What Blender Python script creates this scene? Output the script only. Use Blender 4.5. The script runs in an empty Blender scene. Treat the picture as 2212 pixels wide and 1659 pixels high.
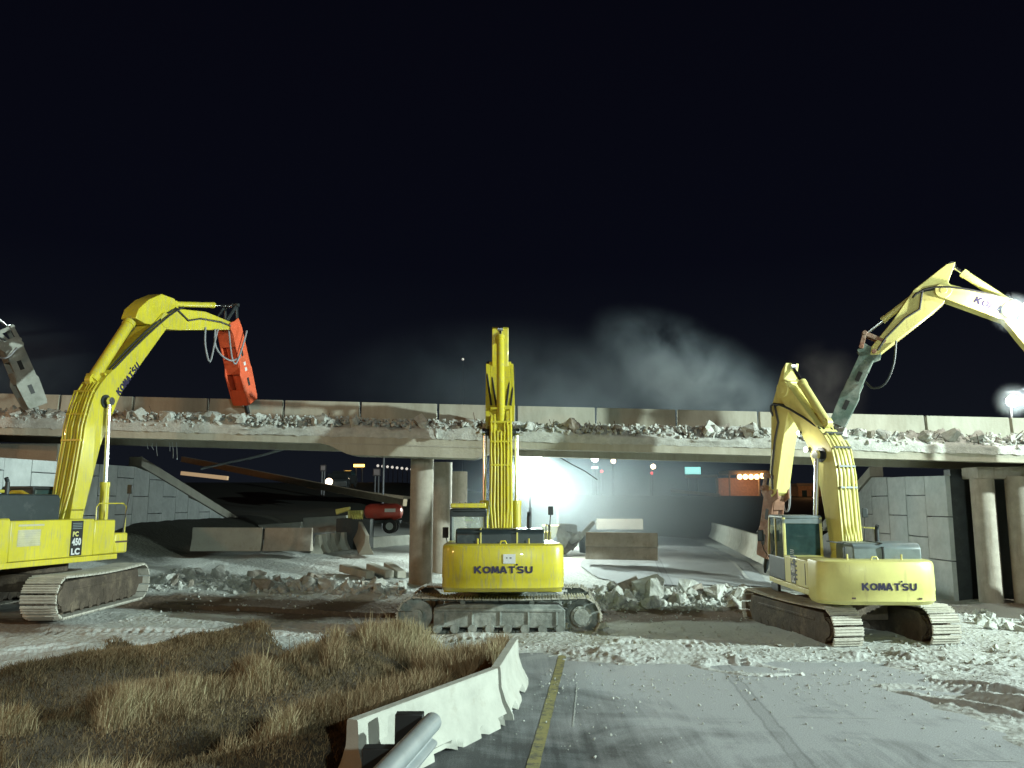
import bpy, bmesh, math, random
import numpy as np
from mathutils import Vector, Matrix, noise as mnoise

# ------------------------------------------------------------------ scene, camera, world, lights, exposure
SC = bpy.context.scene
COL = SC.collection
R = math.radians
F = 1770.0                     # focal length in pixels of a 2212 px wide picture
PITCH = math.atan((1085 - 829.5) / F)
CAMZ = 3.4

cam_data = bpy.data.cameras.new("camera")
cam = bpy.data.objects.new("camera", cam_data)
COL.objects.link(cam)
cam.location = (0, 0, CAMZ)
cam.rotation_euler = (R(90) + PITCH, 0, 0)
cam_data.sensor_width = 36
cam_data.lens = 36 * F / 2212
cam_data.clip_end = 3000
SC.camera = cam
SC.render.resolution_x, SC.render.resolution_y = 1024, 768

world = bpy.data.worlds.new("World")
SC.world = world
world.use_nodes = True
wn, wl = world.node_tree.nodes, world.node_tree.links
bg = wn["Background"]
tc = wn.new("ShaderNodeTexCoord"); sx = wn.new("ShaderNodeSeparateXYZ"); ramp = wn.new("ShaderNodeValToRGB")
wl.new(tc.outputs["Generated"], sx.inputs[0]); wl.new(sx.outputs["Z"], ramp.inputs[0])
e = ramp.color_ramp.elements
e[0].position = 0.0; e[0].color = (.0068, .0085, .0125, 1)
e[1].position = 0.75; e[1].color = (.0017, .0017, .0042, 1)
k = ramp.color_ramp.elements.new(.28); k.color = (.0023, .0027, .0062, 1)
wl.new(ramp.outputs[0], bg.inputs[0])
bg.inputs[1].default_value = 1.0

SC.view_settings.view_transform = 'Standard'
SC.view_settings.look = 'None'
SC.view_settings.exposure = 0.0
SC.view_settings.gamma = 1.0
SC.cycles.volume_bounces = 0
SC.cycles.max_bounces = 5
SC.cycles.volume_step_rate = 2.0
SC.cycles.sample_clamp_indirect = 3.0

KEY_COL = (.81, 1.0, .92)      # metal halide work light
BACK_COL = (.80, 1.0, .94)
SOD_COL = (1.0, .50, .20)      # sodium street light
KEY_POS = Vector((40.0, 8.0, 13.0))
FILL_POS = Vector((9.0, -17.0, 9.5))
BACK_POS = Vector((.80, 36.0, 5.02))

def lamp(name, kind, loc, energy, color, size=.3, target=None, cone=None, blend=.5, parent=None):
    d = bpy.data.lights.new(name, kind)
    d.energy = energy; d.color = color
    d.shadow_soft_size = size
    if kind == 'SPOT':
        d.spot_size = R(cone); d.spot_blend = blend
    o = bpy.data.objects.new(name, d)
    COL.objects.link(o)
    o.location = loc
    if target is not None:
        o.rotation_euler = (Vector(target) - Vector(loc)).to_track_quat('-Z', 'Y').to_euler()
    return o

lamp("key_floodlight", 'SPOT', KEY_POS, 136000, KEY_COL, .40, (2, 20, 2.0), 100, .5)
lamp("added_fill_light", 'SPOT', FILL_POS, 14000, KEY_COL, .35, (0, 26, 2.0), 120, .6)  # unseen lamp added to fill surfaces facing the camera
lamp("back_floodlight", 'SPOT', BACK_POS, 4200, BACK_COL, .30, (1.5, 24, -1.0), 165, .3)
lamp("sodium_streetlight", 'POINT', (-30, -14, 14), 8500, SOD_COL, .4)
lamp("sodium_streetlight", 'POINT', (-30, 12, 11), 3500, SOD_COL, .4)

# ------------------------------------------------------------------ geometry helpers
CP, SP = math.cos(PITCH), math.sin(PITCH)
def ray(u, v):
    dx, dy = (u - 1106) / F, (829.5 - v) / F
    return Vector((dx, CP - dy * SP, SP + dy * CP))
def at(u, v, Y):               # world point at depth Y that lies behind pixel (u, v) of the 2212 px picture
    d = ray(u, v)
    return Vector((0, 0, CAMZ)) + d * (Y / d.y)
def ground_at(u, v, z=0.0):
    d = ray(u, v)
    return Vector((0, 0, CAMZ)) + d * ((z - CAMZ) / d.z)

def frame_from(zdir, hint=Vector((0, 0, 1))):
    z = Vector(zdir).normalized()
    if abs(z.dot(hint)) > .98: hint = Vector((1, 0, 0))
    x = hint.cross(z).normalized()
    y = z.cross(x)
    return x, y, z

class MB:
    def __init__(s): s.v = []; s.f = []; s.m = []; s.mi = 0
    def add(s, vs, fs):
        b = len(s.v); s.v += [tuple(p) for p in vs]
        s.f += [tuple(i + b for i in f) for f in fs]; s.m += [s.mi] * len(fs)
        return s
    def box(s, c, size, axes=None):
        c = Vector(c); X, Y, Z = axes if axes else (Vector((1,0,0)), Vector((0,1,0)), Vector((0,0,1)))
        hx, hy, hz = size[0]/2, size[1]/2, size[2]/2
        vs = [c + X*(a*hx) + Y*(b*hy) + Z*(d*hz) for a in (-1,1) for b in (-1,1) for d in (-1,1)]
        return s.add(vs, [(0,1,3,2),(4,6,7,5),(0,4,5,1),(2,3,7,6),(0,2,6,4),(1,5,7,3)])
    def b2(s, lo, hi):
        return s.box([(a+b)/2 for a, b in zip(lo, hi)], [abs(b-a) for a, b in zip(lo, hi)])
    def prism(s, pts, fn, w0, w1):   # pts: 2-D outline, fn(a, b, w) -> 3-D
        n = len(pts)
        vs = [fn(p[0], p[1], w0) for p in pts] + [fn(p[0], p[1], w1) for p in pts]
        fs = [tuple(range(n-1, -1, -1)), tuple(range(n, 2*n))]
        fs += [(i, (i+1) % n, n + (i+1) % n, n + i) for i in range(n)]
        return s.add(vs, fs)
    def cyl(s, p0, p1, r0, r1=None, n=16):
        r1 = r0 if r1 is None else r1
        p0, p1 = Vector(p0), Vector(p1)
        x, y, z = frame_from(p1 - p0)
        vs = []
        for p, r in ((p0, r0), (p1, r1)):
            vs += [p + x*(r*math.cos(2*math.pi*i/n)) + y*(r*math.sin(2*math.pi*i/n)) for i in range(n)]
        fs = [tuple(range(n-1, -1, -1)), tuple(range(n, 2*n))]
        fs += [(i, (i+1) % n, n + (i+1) % n, n + i) for i in range(n)]
        return s.add(vs, fs)
    def tube(s, path, r, n=8):
        path = [Vector(p) for p in path]; m = len(path); vs = []; px = None
        for i, p in enumerate(path):
            t = (path[min(i+1, m-1)] - path[max(i-1, 0)]).normalized()
            if px is None: x, y, _ = frame_from(t)
            else:
                x = (px - t * px.dot(t)).normalized(); y = t.cross(x)
            px = x
            rr = r[i] if isinstance(r, (list, tuple)) else r
            vs += [p + x*(rr*math.cos(2*math.pi*j/n)) + y*(rr*math.sin(2*math.pi*j/n)) for j in range(n)]
        fs = [tuple(range(n-1, -1, -1)), tuple(range(n*(m-1), n*m))]
        for i in range(m-1):
            fs += [(i*n+j, i*n+(j+1) % n, (i+1)*n+(j+1) % n, (i+1)*n+j) for j in range(n)]
        return s.add(vs, fs)
    def ball(s, c, rad, nu=14, nv=9):
        c = Vector(c); rad = rad if isinstance(rad, (tuple, list)) else (rad,)*3
        vs = [c + Vector((0,0,rad[2]))]
        for i in range(1, nv):
            a = math.pi*i/nv
            vs += [c + Vector((rad[0]*math.sin(a)*math.cos(2*math.pi*j/nu), rad[1]*math.sin(a)*math.sin(2*math.pi*j/nu), rad[2]*math.cos(a))) for j in range(nu)]
        vs.append(c - Vector((0,0,rad[2])))
        fs = [(0, 1+j, 1+(j+1) % nu) for j in range(nu)]
        for i in range(nv-2):
            fs += [(1+i*nu+j, 1+(i+1)*nu+j, 1+(i+1)*nu+(j+1) % nu, 1+i*nu+(j+1) % nu) for j in range(nu)]
        L = len(vs)-1; b = 1+(nv-2)*nu
        fs += [(L, b+(j+1) % nu, b+j) for j in range(nu)]
        return s.add(vs, fs)
    def build(s, name, mats, parent=None, bevel=0, smooth=True, segs=2):
        me = bpy.data.meshes.new(name)
        me.from_pydata(s.v, [], s.f)
        mats = mats if isinstance(mats, (list, tuple)) else [mats]
        for m in mats: me.materials.append(m)
        if len(mats) > 1: me.polygons.foreach_set("material_index", s.m)
        bm = bmesh.new(); bm.from_mesh(me)
        bmesh.ops.recalc_face_normals(bm, faces=bm.faces); bm.to_mesh(me); bm.free()
        if smooth:
            me.polygons.foreach_set("use_smooth", [True]*len(me.polygons))
            me.set_sharp_from_angle(angle=R(35))
        me.update()
        o = bpy.data.objects.new(name, me); COL.objects.link(o)
        if parent: o.parent = parent
        if bevel:
            b = o.modifiers.new("bevel", 'BEVEL'); b.width = bevel; b.segments = segs; b.limit_method = 'ANGLE'; b.angle_limit = R(35)
            b.harden_normals = False
        return o

def tag(o, label=None, cat=None, group=None, kind=None):
    if label: o["label"] = label
    if cat: o["category"] = cat
    if group: o["group"] = group
    if kind: o["kind"] = kind
    return o
def empty(name, loc=(0,0,0), rz=0):
    o = bpy.data.objects.new(name, None); COL.objects.link(o); o.location = loc; o.rotation_euler = (0,0,rz)
    o.empty_display_size = .3
    return o
def copy_tree(o, parent=None):
    c = o.copy(); COL.objects.link(c); c.parent = parent
    if parent is not None: c.matrix_parent_inverse = o.matrix_parent_inverse.copy()
    for ch in [x for x in bpy.data.objects if x.parent == o]: copy_tree(ch, c)
    return c

# numpy value noise, fbm
_rs = np.random.RandomState(7); _T = _rs.rand(256, 256)
def vnoise(x, y):
    xi, yi = np.floor(x).astype(int), np.floor(y).astype(int)
    fx, fy = x - xi, y - yi
    fx, fy = fx*fx*(3-2*fx), fy*fy*(3-2*fy)
    a = _T[xi & 255, yi & 255]; b = _T[(xi+1) & 255, yi & 255]; c = _T[xi & 255, (yi+1) & 255]; d = _T[(xi+1) & 255, (yi+1) & 255]
    return (a*(1-fx)+b*fx)*(1-fy)+(c*(1-fx)+d*fx)*fy
def fbm(x, y, o=4):
    x = np.asarray(x, float); y = np.asarray(y, float)
    s = 0; a = .5; t = 0
    for i in range(o):
        s = s + a*vnoise(x*2**i+13.7*i, y*2**i+5.1*i); t += a; a *= .5
    return s/t - .5
def sstep(a, b, x):
    t = np.clip((np.asarray(x, float)-a)/(b-a), 0, 1); return t*t*(3-2*t)

# ------------------------------------------------------------------ materials
def nmat(name):
    m = bpy.data.materials.new(name); m.use_nodes = True
    return m, m.node_tree.nodes, m.node_tree.links, m.node_tree.nodes["Principled BSDF"]
def mat(name, col, rough=.6, metal=0, var=.25, dirt=None, dirt_amt=.0, dscale=1.6, bump=.0, bscale=12, spec=.5, coat=0, vscale=3.0, streak=False):
    m, N, L, B = nmat(name)
    B.inputs["Roughness"].default_value = rough; B.inputs["Metallic"].default_value = metal
    B.inputs["Specular IOR Level"].default_value = spec; B.inputs["Coat Weight"].default_value = coat
    tc = N.new("ShaderNodeTexCoord")
    n1 = N.new("ShaderNodeTexNoise"); n1.inputs["Scale"].default_value = vscale; n1.inputs["Detail"].default_value = 6; n1.inputs["Roughness"].default_value = .65
    L.new(tc.outputs["Object"], n1.inputs["Vector"])
    mx = N.new("ShaderNodeMix"); mx.data_type = 'RGBA'
    lo = tuple(c*(1-var) for c in col); hi = tuple(min(1, c*(1+var*.7)) for c in col)
    mr = N.new("ShaderNodeMapRange"); mr.inputs[1].default_value = .3; mr.inputs[2].default_value = .7
    L.new(n1.outputs["Fac"], mr.inputs[0]); L.new(mr.outputs[0], mx.inputs["Factor"])
    mx.inputs["A"].default_value = (*lo, 1); mx.inputs["B"].default_value = (*hi, 1)
    out = mx.outputs["Result"]
    if dirt:
        n2 = N.new("ShaderNodeTexNoise"); n2.inputs["Scale"].default_value = dscale; n2.inputs["Detail"].default_value = 8; n2.inputs["Roughness"].default_value = .7
        mp = N.new("ShaderNodeMapping"); L.new(tc.outputs["Object"], mp.inputs[0])
        mp.inputs["Location"].default_value = (3.1, 7.7, 1.3)
        if streak: mp.inputs["Scale"].default_value = (4, 4, .5)
        L.new(mp.outputs[0], n2.inputs["Vector"])
        r2 = N.new("ShaderNodeMapRange"); r2.inputs[1].default_value = .62-.3*dirt_amt; r2.inputs[2].default_value = .78-.25*dirt_amt
        r2.inputs[4].default_value = min(1, .35+dirt_amt)
        L.new(n2.outputs["Fac"], r2.inputs[0])
        m2 = N.new("ShaderNodeMix"); m2.data_type = 'RGBA'
        L.new(r2.outputs[0], m2.inputs["Factor"]); L.new(out, m2.inputs["A"]); m2.inputs["B"].default_value = (*dirt, 1)
        out = m2.outputs["Result"]
    L.new(out, B.inputs["Base Color"])
    if bump:
        n3 = N.new("ShaderNodeTexNoise"); n3.inputs["Scale"].default_value = bscale; n3.inputs["Detail"].default_value = 7; n3.inputs["Roughness"].default_value = .7
        L.new(tc.outputs["Object"], n3.inputs["Vector"])
        bp = N.new("ShaderNodeBump"); bp.inputs["Strength"].default_value = bump; bp.inputs["Distance"].default_value = .05
        L.new(n3.outputs["Fac"], bp.inputs["Height"]); L.new(bp.outputs[0], B.inputs["Normal"])
    return m
def emis(name, col, strength):
    m, N, L, B = nmat(name)
    B.inputs["Base Color"].default_value = (*[min(1, c) for c in col], 1)
    B.inputs["Emission Color"].default_value = (*col, 1); B.inputs["Emission Strength"].default_value = strength
    return m

DUST = (.40, .385, .34)
M = {}
M['yellow'] = mat("yellow_paint", (.60, .52, .035), .36, var=.14, dirt=(.36, .33, .20), dirt_amt=.40, dscale=4.6, streak=True, bump=.04, bscale=5, coat=.25, vscale=1.2)
M['yellow_worn'] = mat("worn_yellow_paint", (.55, .50, .13), .45, var=.14, dirt=(.36, .31, .20), dirt_amt=.35, bump=.06, coat=.1, vscale=1.5, streak=True)
M['yellow_faded'] = mat("faded_yellow_paint", (.66, .62, .22), .42, var=.12, dirt=(.34, .27, .13), dirt_amt=.22, bump=.05, coat=.15, vscale=1.3, streak=True)
M['yellow_dusty'] = mat("dusty_yellow_paint", (.50, .47, .30), .7, var=.2, dirt=DUST, dirt_amt=.5, bump=.2)
M['dark'] = mat("dark_steel", (.035, .042, .045), .45, .3, var=.3, dirt=(.16, .15, .13), dirt_amt=.1, bump=.05)
M['hood'] = mat("hood_paint", (.03, .042, .046), .38, .2, var=.2, dirt=(.16, .17, .16), dirt_amt=.12)
M['hood_grey'] = mat("grey_hood_paint", (.17, .21, .22), .45, .1, var=.2, dirt=(.28, .27, .24), dirt_amt=.3)
M['chrome'] = mat("chrome_rod", (.80, .80, .82), .22, 1.0, var=.05)
M['rubber'] = mat("hose_rubber", (.025, .025, .027), .55, var=.2)
M['hose_grey'] = mat("grey_hose", (.26, .27, .29), .5, var=.2)
M['glass'] = mat("cab_glass", (.03, .06, .06), .06, 0, var=.3, spec=.8)
M['track_mud'] = mat("muddy_track_steel", (.085, .065, .048), .8, .1, var=.4, dirt=(.25, .20, .14), dirt_amt=.30, bump=.5, bscale=9)
M['track_dust'] = mat("dusty_track_shoe", (.50, .48, .42), .85, 0, var=.22, dirt=(.17, .13, .09), dirt_amt=.25, bump=.4, bscale=10)
M['track_grey'] = mat("grey_track_frame", (.20, .22, .205), .85, 0, var=.4, dirt=(.42, .44, .41), dirt_amt=.5, bump=.5, bscale=9)
M['orange'] = mat("orange_breaker_paint", (.74, .12, .045), .5, var=.18, dirt=(.30, .10, .05), dirt_amt=.18, bump=.08)
M['green'] = mat("dusty_green_breaker", (.08, .125, .105), .7, var=.35, dirt=(.22, .25, .225), dirt_amt=.7, bump=.2)
M['rust'] = mat("rusty_breaker_steel", (.24, .12, .075), .75, .1, var=.4, dirt=(.42, .35, .28), dirt_amt=.4, bump=.3)
M['dustybreaker'] = mat("dust_caked_breaker", (.32, .33, .30), .85, var=.25, dirt=(.17, .18, .15), dirt_amt=.3, bump=.4)
M['letter'] = mat("blue_black_lettering", (.022, .018, .055), .5, var=.1)
M['white'] = mat("white_vinyl", (.66, .68, .68), .5, var=.06)
M['black'] = mat("black_plastic", (.010, .011, .012), .6, var=.2)
M['hivis'] = mat("high_visibility_vest", (.55, .85, .05), .7, var=.1)
M['skin'] = mat("skin", (.50, .32, .24), .55, var=.1)
M['conc'] = mat("concrete", (.36, .35, .30), .85, var=.16, dirt=(.20, .17, .12), dirt_amt=.22, bump=.25, bscale=14, vscale=1.2, streak=True)
M['conc_white'] = mat("pale_concrete", (.42, .425, .38), .85, var=.16, dirt=(.24, .22, .17), dirt_amt=.22, bump=.25, bscale=12, vscale=2)
M['conc_brown'] = mat("brownish_concrete", (.32, .29, .245), .88, var=.2, dirt=(.20, .16, .12), dirt_amt=.3, bump=.2, streak=True)
M['rubble'] = mat("broken_concrete", (.47, .48, .45), .92, var=.22, dirt=(.25, .23, .19), dirt_amt=.25, bump=.6, bscale=16, vscale=5)
M['rubble_dirty'] = mat("dirty_broken_concrete", (.30, .27, .23), .92, var=.3, dirt=(.20, .16, .12), dirt_amt=.3, bump=.6, bscale=16, vscale=5)
M['steel'] = mat("galvanised_steel", (.42, .46, .48), .42, .55, var=.14, dirt=(.30, .31, .30), dirt_amt=.15, bump=.04)
M['rebar'] = mat("rebar", (.12, .08, .06), .7, .4, var=.3)
M['red'] = mat("red_paint", (.42, .06, .04), .35, var=.12, dirt=(.26, .14, .12), dirt_amt=.2, coat=.2)
M['pole'] = mat("pole_steel", (.10, .10, .11), .5, .5, var=.2)

def panel_mat():
    m, N, L, B = nmat("retaining_panel_concrete")
    B.inputs["Roughness"].default_value = .88
    tc = N.new("ShaderNodeTexCoord"); n = N.new("ShaderNodeTexNoise"); n.inputs["Scale"].default_value = .9; n.inputs["Detail"].default_value = 9; n.inputs["Roughness"].default_value = .7
    L.new(tc.outputs["Object"], n.inputs["Vector"])
    r = N.new("ShaderNodeValToRGB"); L.new(n.outputs["Fac"], r.inputs[0])
    r.color_ramp.elements[0].position = .3; r.color_ramp.elements[0].color = (.32, .345, .35, 1)
    r.color_ramp.elements[1].position = .72; r.color_ramp.elements[1].color = (.50, .53, .53, 1)
    L.new(r.outputs[0], B.inputs["Base Color"])
    n2 = N.new("ShaderNodeTexVoronoi"); n2.inputs["Scale"].default_value = 5; L.new(tc.outputs["Object"], n2.inputs["Vector"])
    b = N.new("ShaderNodeBump"); b.inputs["Strength"].default_value = .35; b.inputs["Distance"].default_value = .06
    L.new(n2.outputs["Distance"], b.inputs["Height"]); L.new(b.outputs[0], B.inputs["Normal"])
    return m
M['panel'] = panel_mat()

def asphalt_mat():
    m, N, L, B = nmat("dusty_asphalt")
    tc = N.new("ShaderNodeTexCoord")
    def noise(sc, det=8, rough=.65, mp=None, loc=(0,0,0)):
        n = N.new("ShaderNodeTexNoise"); n.inputs["Scale"].default_value = sc; n.inputs["Detail"].default_value = det; n.inputs["Roughness"].default_value = rough
        q = N.new("ShaderNodeMapping"); q.inputs["Scale"].default_value = mp or (1,1,1); q.inputs["Location"].default_value = loc
        q.inputs["Rotation"].default_value = (0, 0, R(-6))
        L.new(tc.outputs["Object"], q.inputs[0]); L.new(q.outputs[0], n.inputs["Vector"]); return n
    big = noise(.42, 9, .62, loc=(4.4, 1.2, 0)); big.inputs['Distortion'].default_value = 1.4; streaks = noise(1.0, 8, .72, (4.2, .16, 1)); fine = noise(46, 5, .8)
    sx = N.new("ShaderNodeSeparateXYZ"); L.new(tc.outputs["Object"], sx.inputs[0])
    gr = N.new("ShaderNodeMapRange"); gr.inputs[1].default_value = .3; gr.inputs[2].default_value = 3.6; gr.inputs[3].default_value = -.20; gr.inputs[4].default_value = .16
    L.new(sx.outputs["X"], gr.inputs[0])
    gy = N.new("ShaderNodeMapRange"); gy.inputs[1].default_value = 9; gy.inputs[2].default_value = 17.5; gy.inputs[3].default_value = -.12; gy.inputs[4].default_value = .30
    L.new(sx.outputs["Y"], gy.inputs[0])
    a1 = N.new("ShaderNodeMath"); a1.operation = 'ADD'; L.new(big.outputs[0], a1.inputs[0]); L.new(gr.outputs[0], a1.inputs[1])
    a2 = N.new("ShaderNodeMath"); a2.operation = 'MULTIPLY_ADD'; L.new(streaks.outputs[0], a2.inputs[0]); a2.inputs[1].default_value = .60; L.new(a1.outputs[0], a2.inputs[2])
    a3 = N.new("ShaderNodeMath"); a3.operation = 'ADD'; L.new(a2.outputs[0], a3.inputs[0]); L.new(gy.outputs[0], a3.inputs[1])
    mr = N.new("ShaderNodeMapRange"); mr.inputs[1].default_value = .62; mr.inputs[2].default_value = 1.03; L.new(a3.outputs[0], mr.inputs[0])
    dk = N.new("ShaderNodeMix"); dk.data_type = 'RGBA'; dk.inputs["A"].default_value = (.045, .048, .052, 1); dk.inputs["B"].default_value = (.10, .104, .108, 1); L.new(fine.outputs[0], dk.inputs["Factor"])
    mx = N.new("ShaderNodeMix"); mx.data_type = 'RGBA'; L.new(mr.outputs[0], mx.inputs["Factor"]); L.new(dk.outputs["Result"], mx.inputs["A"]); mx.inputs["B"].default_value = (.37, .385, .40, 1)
    # grit speckle over everything
    gm = N.new("ShaderNodeMapRange"); gm.inputs[1].default_value = .38; gm.inputs[2].default_value = .64; gm.inputs[3].default_value = .62; gm.inputs[4].default_value = 1.22; L.new(fine.outputs[0], gm.inputs[0])
    gv = N.new("ShaderNodeVectorMath"); gv.operation = 'SCALE'; L.new(mx.outputs["Result"], gv.inputs[0]); L.new(gm.outputs[0], gv.inputs["Scale"])
    # sealed lane joint: a slightly darker band with thin cracked edges
    lx = N.new("ShaderNodeMath"); lx.operation = 'MULTIPLY_ADD'; L.new(sx.outputs["Y"], lx.inputs[0]); lx.inputs[1].default_value = -.095; lx.inputs[2].default_value = 0
    lx2 = N.new("ShaderNodeMath"); lx2.operation = 'ADD'; L.new(sx.outputs["X"], lx2.inputs[0]); L.new(lx.outputs[0], lx2.inputs[1])
    wob = noise(1.6, 5, .7); w1 = N.new("ShaderNodeMath"); w1.operation = 'MULTIPLY_ADD'; L.new(wob.outputs[0], w1.inputs[0]); w1.inputs[1].default_value = .16; L.new(lx2.outputs[0], w1.inputs[2])
    w2 = N.new("ShaderNodeMath"); w2.operation = 'SUBTRACT'; L.new(w1.outputs[0], w2.inputs[0]); w2.inputs[1].default_value = 2.83
    ab = N.new("ShaderNodeMath"); ab.operation = 'ABSOLUTE'; L.new(w2.outputs[0], ab.inputs[0])
    bm_ = N.new("ShaderNodeMapRange"); bm_.inputs[1].default_value = .09; bm_.inputs[2].default_value = .17; bm_.inputs[3].default_value = .86; bm_.inputs[4].default_value = 1; L.new(ab.outputs[0], bm_.inputs[0])
    c1 = N.new("ShaderNodeMath"); c1.operation = 'SUBTRACT'; L.new(ab.outputs[0], c1.inputs[0]); c1.inputs[1].default_value = .11
    c2 = N.new("ShaderNodeMath"); c2.operation = 'ABSOLUTE'; L.new(c1.outputs[0], c2.inputs[0])
    c3 = N.new("ShaderNodeMapRange"); c3.inputs[1].default_value = .008; c3.inputs[2].default_value = .03; c3.inputs[3].default_value = .74; c3.inputs[4].default_value = 1; L.new(c2.outputs[0], c3.inputs[0])
    mm = N.new("ShaderNodeMath"); mm.operation = 'MULTIPLY'; L.new(bm_.outputs[0], mm.inputs[0]); L.new(c3.outputs[0], mm.inputs[1])
    gv2 = N.new("ShaderNodeVectorMath"); gv2.operation = 'SCALE'; L.new(gv.outputs[0], gv2.inputs[0]); L.new(mm.outputs[0], gv2.inputs["Scale"])
    L.new(gv2.outputs[0], B.inputs["Base Color"])
    B.inputs["Roughness"].default_value = .8
    bp = N.new("ShaderNodeBump"); bp.inputs["Strength"].default_value = .6; bp.inputs["Distance"].default_value = .015; L.new(fine.outputs[0], bp.inputs["Height"]); L.new(bp.outputs[0], B.inputs["Normal"])
    return m
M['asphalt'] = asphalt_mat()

def ground_mat():
    m, N, L, B = nmat("crushed_concrete_and_soil")
    tc = N.new("ShaderNodeTexCoord")
    def noise(sc, det=8, rough=.65, loc=(0,0,0), mp=(1,1,1)):
        n = N.new("ShaderNodeTexNoise"); n.inputs["Scale"].default_value = sc; n.inputs["Detail"].default_value = det; n.inputs["Roughness"].default_value = rough
        q = N.new("ShaderNodeMapping"); q.inputs["Location"].default_value = loc; q.inputs["Scale"].default_value = mp; L.new(tc.outputs["Object"], q.inputs[0]); L.new(q.outputs[0], n.inputs["Vector"]); return n
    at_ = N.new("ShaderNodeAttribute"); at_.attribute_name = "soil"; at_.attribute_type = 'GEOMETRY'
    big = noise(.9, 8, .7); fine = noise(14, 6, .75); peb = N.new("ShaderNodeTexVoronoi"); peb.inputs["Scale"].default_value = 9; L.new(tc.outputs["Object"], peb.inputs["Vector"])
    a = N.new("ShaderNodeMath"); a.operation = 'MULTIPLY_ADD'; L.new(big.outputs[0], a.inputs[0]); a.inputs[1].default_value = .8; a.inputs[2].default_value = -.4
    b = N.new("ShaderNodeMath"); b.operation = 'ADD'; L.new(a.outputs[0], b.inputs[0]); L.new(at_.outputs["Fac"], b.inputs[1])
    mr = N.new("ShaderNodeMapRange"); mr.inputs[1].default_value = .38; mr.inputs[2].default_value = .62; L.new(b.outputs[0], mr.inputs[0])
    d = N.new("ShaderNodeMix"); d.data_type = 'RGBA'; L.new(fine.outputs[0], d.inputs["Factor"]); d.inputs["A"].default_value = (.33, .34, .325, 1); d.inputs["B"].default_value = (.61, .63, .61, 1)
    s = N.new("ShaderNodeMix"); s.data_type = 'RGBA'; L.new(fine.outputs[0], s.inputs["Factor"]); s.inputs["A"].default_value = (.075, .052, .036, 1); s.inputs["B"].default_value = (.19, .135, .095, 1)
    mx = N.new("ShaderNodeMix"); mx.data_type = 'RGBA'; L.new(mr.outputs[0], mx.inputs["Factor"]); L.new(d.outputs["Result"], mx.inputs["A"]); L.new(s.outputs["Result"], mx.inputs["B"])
    vg = N.new("ShaderNodeAttribute"); vg.attribute_name = "veg_unlit"; vg.attribute_type = 'GEOMETRY'
    vm = N.new("ShaderNodeMix"); vm.data_type = 'RGBA'; L.new(vg.outputs["Fac"], vm.inputs["Factor"]); L.new(mx.outputs["Result"], vm.inputs["A"]); vm.inputs["B"].default_value = (.018, .020, .012, 1)
    L.new(vm.outputs["Result"], B.inputs["Base Color"]); B.inputs["Roughness"].default_value = .95
    h = N.new("ShaderNodeMath"); h.operation = 'ADD'; L.new(fine.outputs[0], h.inputs[0]); L.new(peb.outputs["Distance"], h.inputs[1])
    bp = N.new("ShaderNodeBump"); bp.inputs["Strength"].default_value = .7; bp.inputs["Distance"].default_value = .04; L.new(h.outputs[0], bp.inputs["Height"]); L.new(bp.outputs[0], B.inputs["Normal"])
    return m
M['ground'] = ground_mat()

def bridge_mat():
    m, N, L, B = nmat("weathered_bridge_concrete")
    tc = N.new("ShaderNodeTexCoord")
    n = N.new("ShaderNodeTexNoise"); n.inputs["Scale"].default_value = 1.0; n.inputs["Detail"].default_value = 9; n.inputs["Roughness"].default_value = .7
    q = N.new("ShaderNodeMapping"); q.inputs["Scale"].default_value = (1.4, 1.4, .35); L.new(tc.outputs["Object"], q.inputs[0]); L.new(q.outputs[0], n.inputs["Vector"])
    r = N.new("ShaderNodeValToRGB"); L.new(n.outputs[0], r.inputs[0])
    r.color_ramp.elements[0].position = .28; r.color_ramp.elements[0].color = (.30, .28, .22, 1)
    r.color_ramp.elements[1].position = .7; r.color_ramp.elements[1].color = (.46, .45, .38, 1)
    L.new(r.outputs[0], B.inputs["Base Color"]); B.inputs["Roughness"].default_value = .88
    n2 = N.new("ShaderNodeTexNoise"); n2.inputs["Scale"].default_value = 9; n2.inputs["Detail"].default_value = 6; L.new(tc.outputs["Object"], n2.inputs["Vector"])
    bp = N.new("ShaderNodeBump"); bp.inputs["Strength"].default_value = .3; bp.inputs["Distance"].default_value = .03; L.new(n2.outputs[0], bp.inputs["Height"]); L.new(bp.outputs[0], B.inputs["Normal"])
    return m
M['bridge'] = bridge_mat()

def grass_mat():
    m, N, L, B = nmat("dry_and_green_grass")
    at_ = N.new("ShaderNodeAttribute"); at_.attribute_name = "tone"
    r = N.new("ShaderNodeValToRGB"); L.new(at_.outputs["Fac"], r.inputs[0])
    r.color_ramp.elements[0].position = 0; r.color_ramp.elements[0].color = (.075, .058, .030, 1)
    r.color_ramp.elements[1].position = 1; r.color_ramp.elements[1].color = (.46, .40, .24, 1)
    k = r.color_ramp.elements.new(.45); k.color = (.17, .12, .06, 1)
    k = r.color_ramp.elements.new(.7); k.color = (.29, .205, .115, 1)
    L.new(r.outputs[0], B.inputs["Base Color"]); B.inputs["Roughness"].default_value = .8
    return m
M['grass'] = grass_mat()
M['turf'] = mat("turf_soil", (.06, .045, .03), .95, var=.5, dirt=(.13, .09, .05), dirt_amt=.3, bump=.8, bscale=20)

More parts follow.
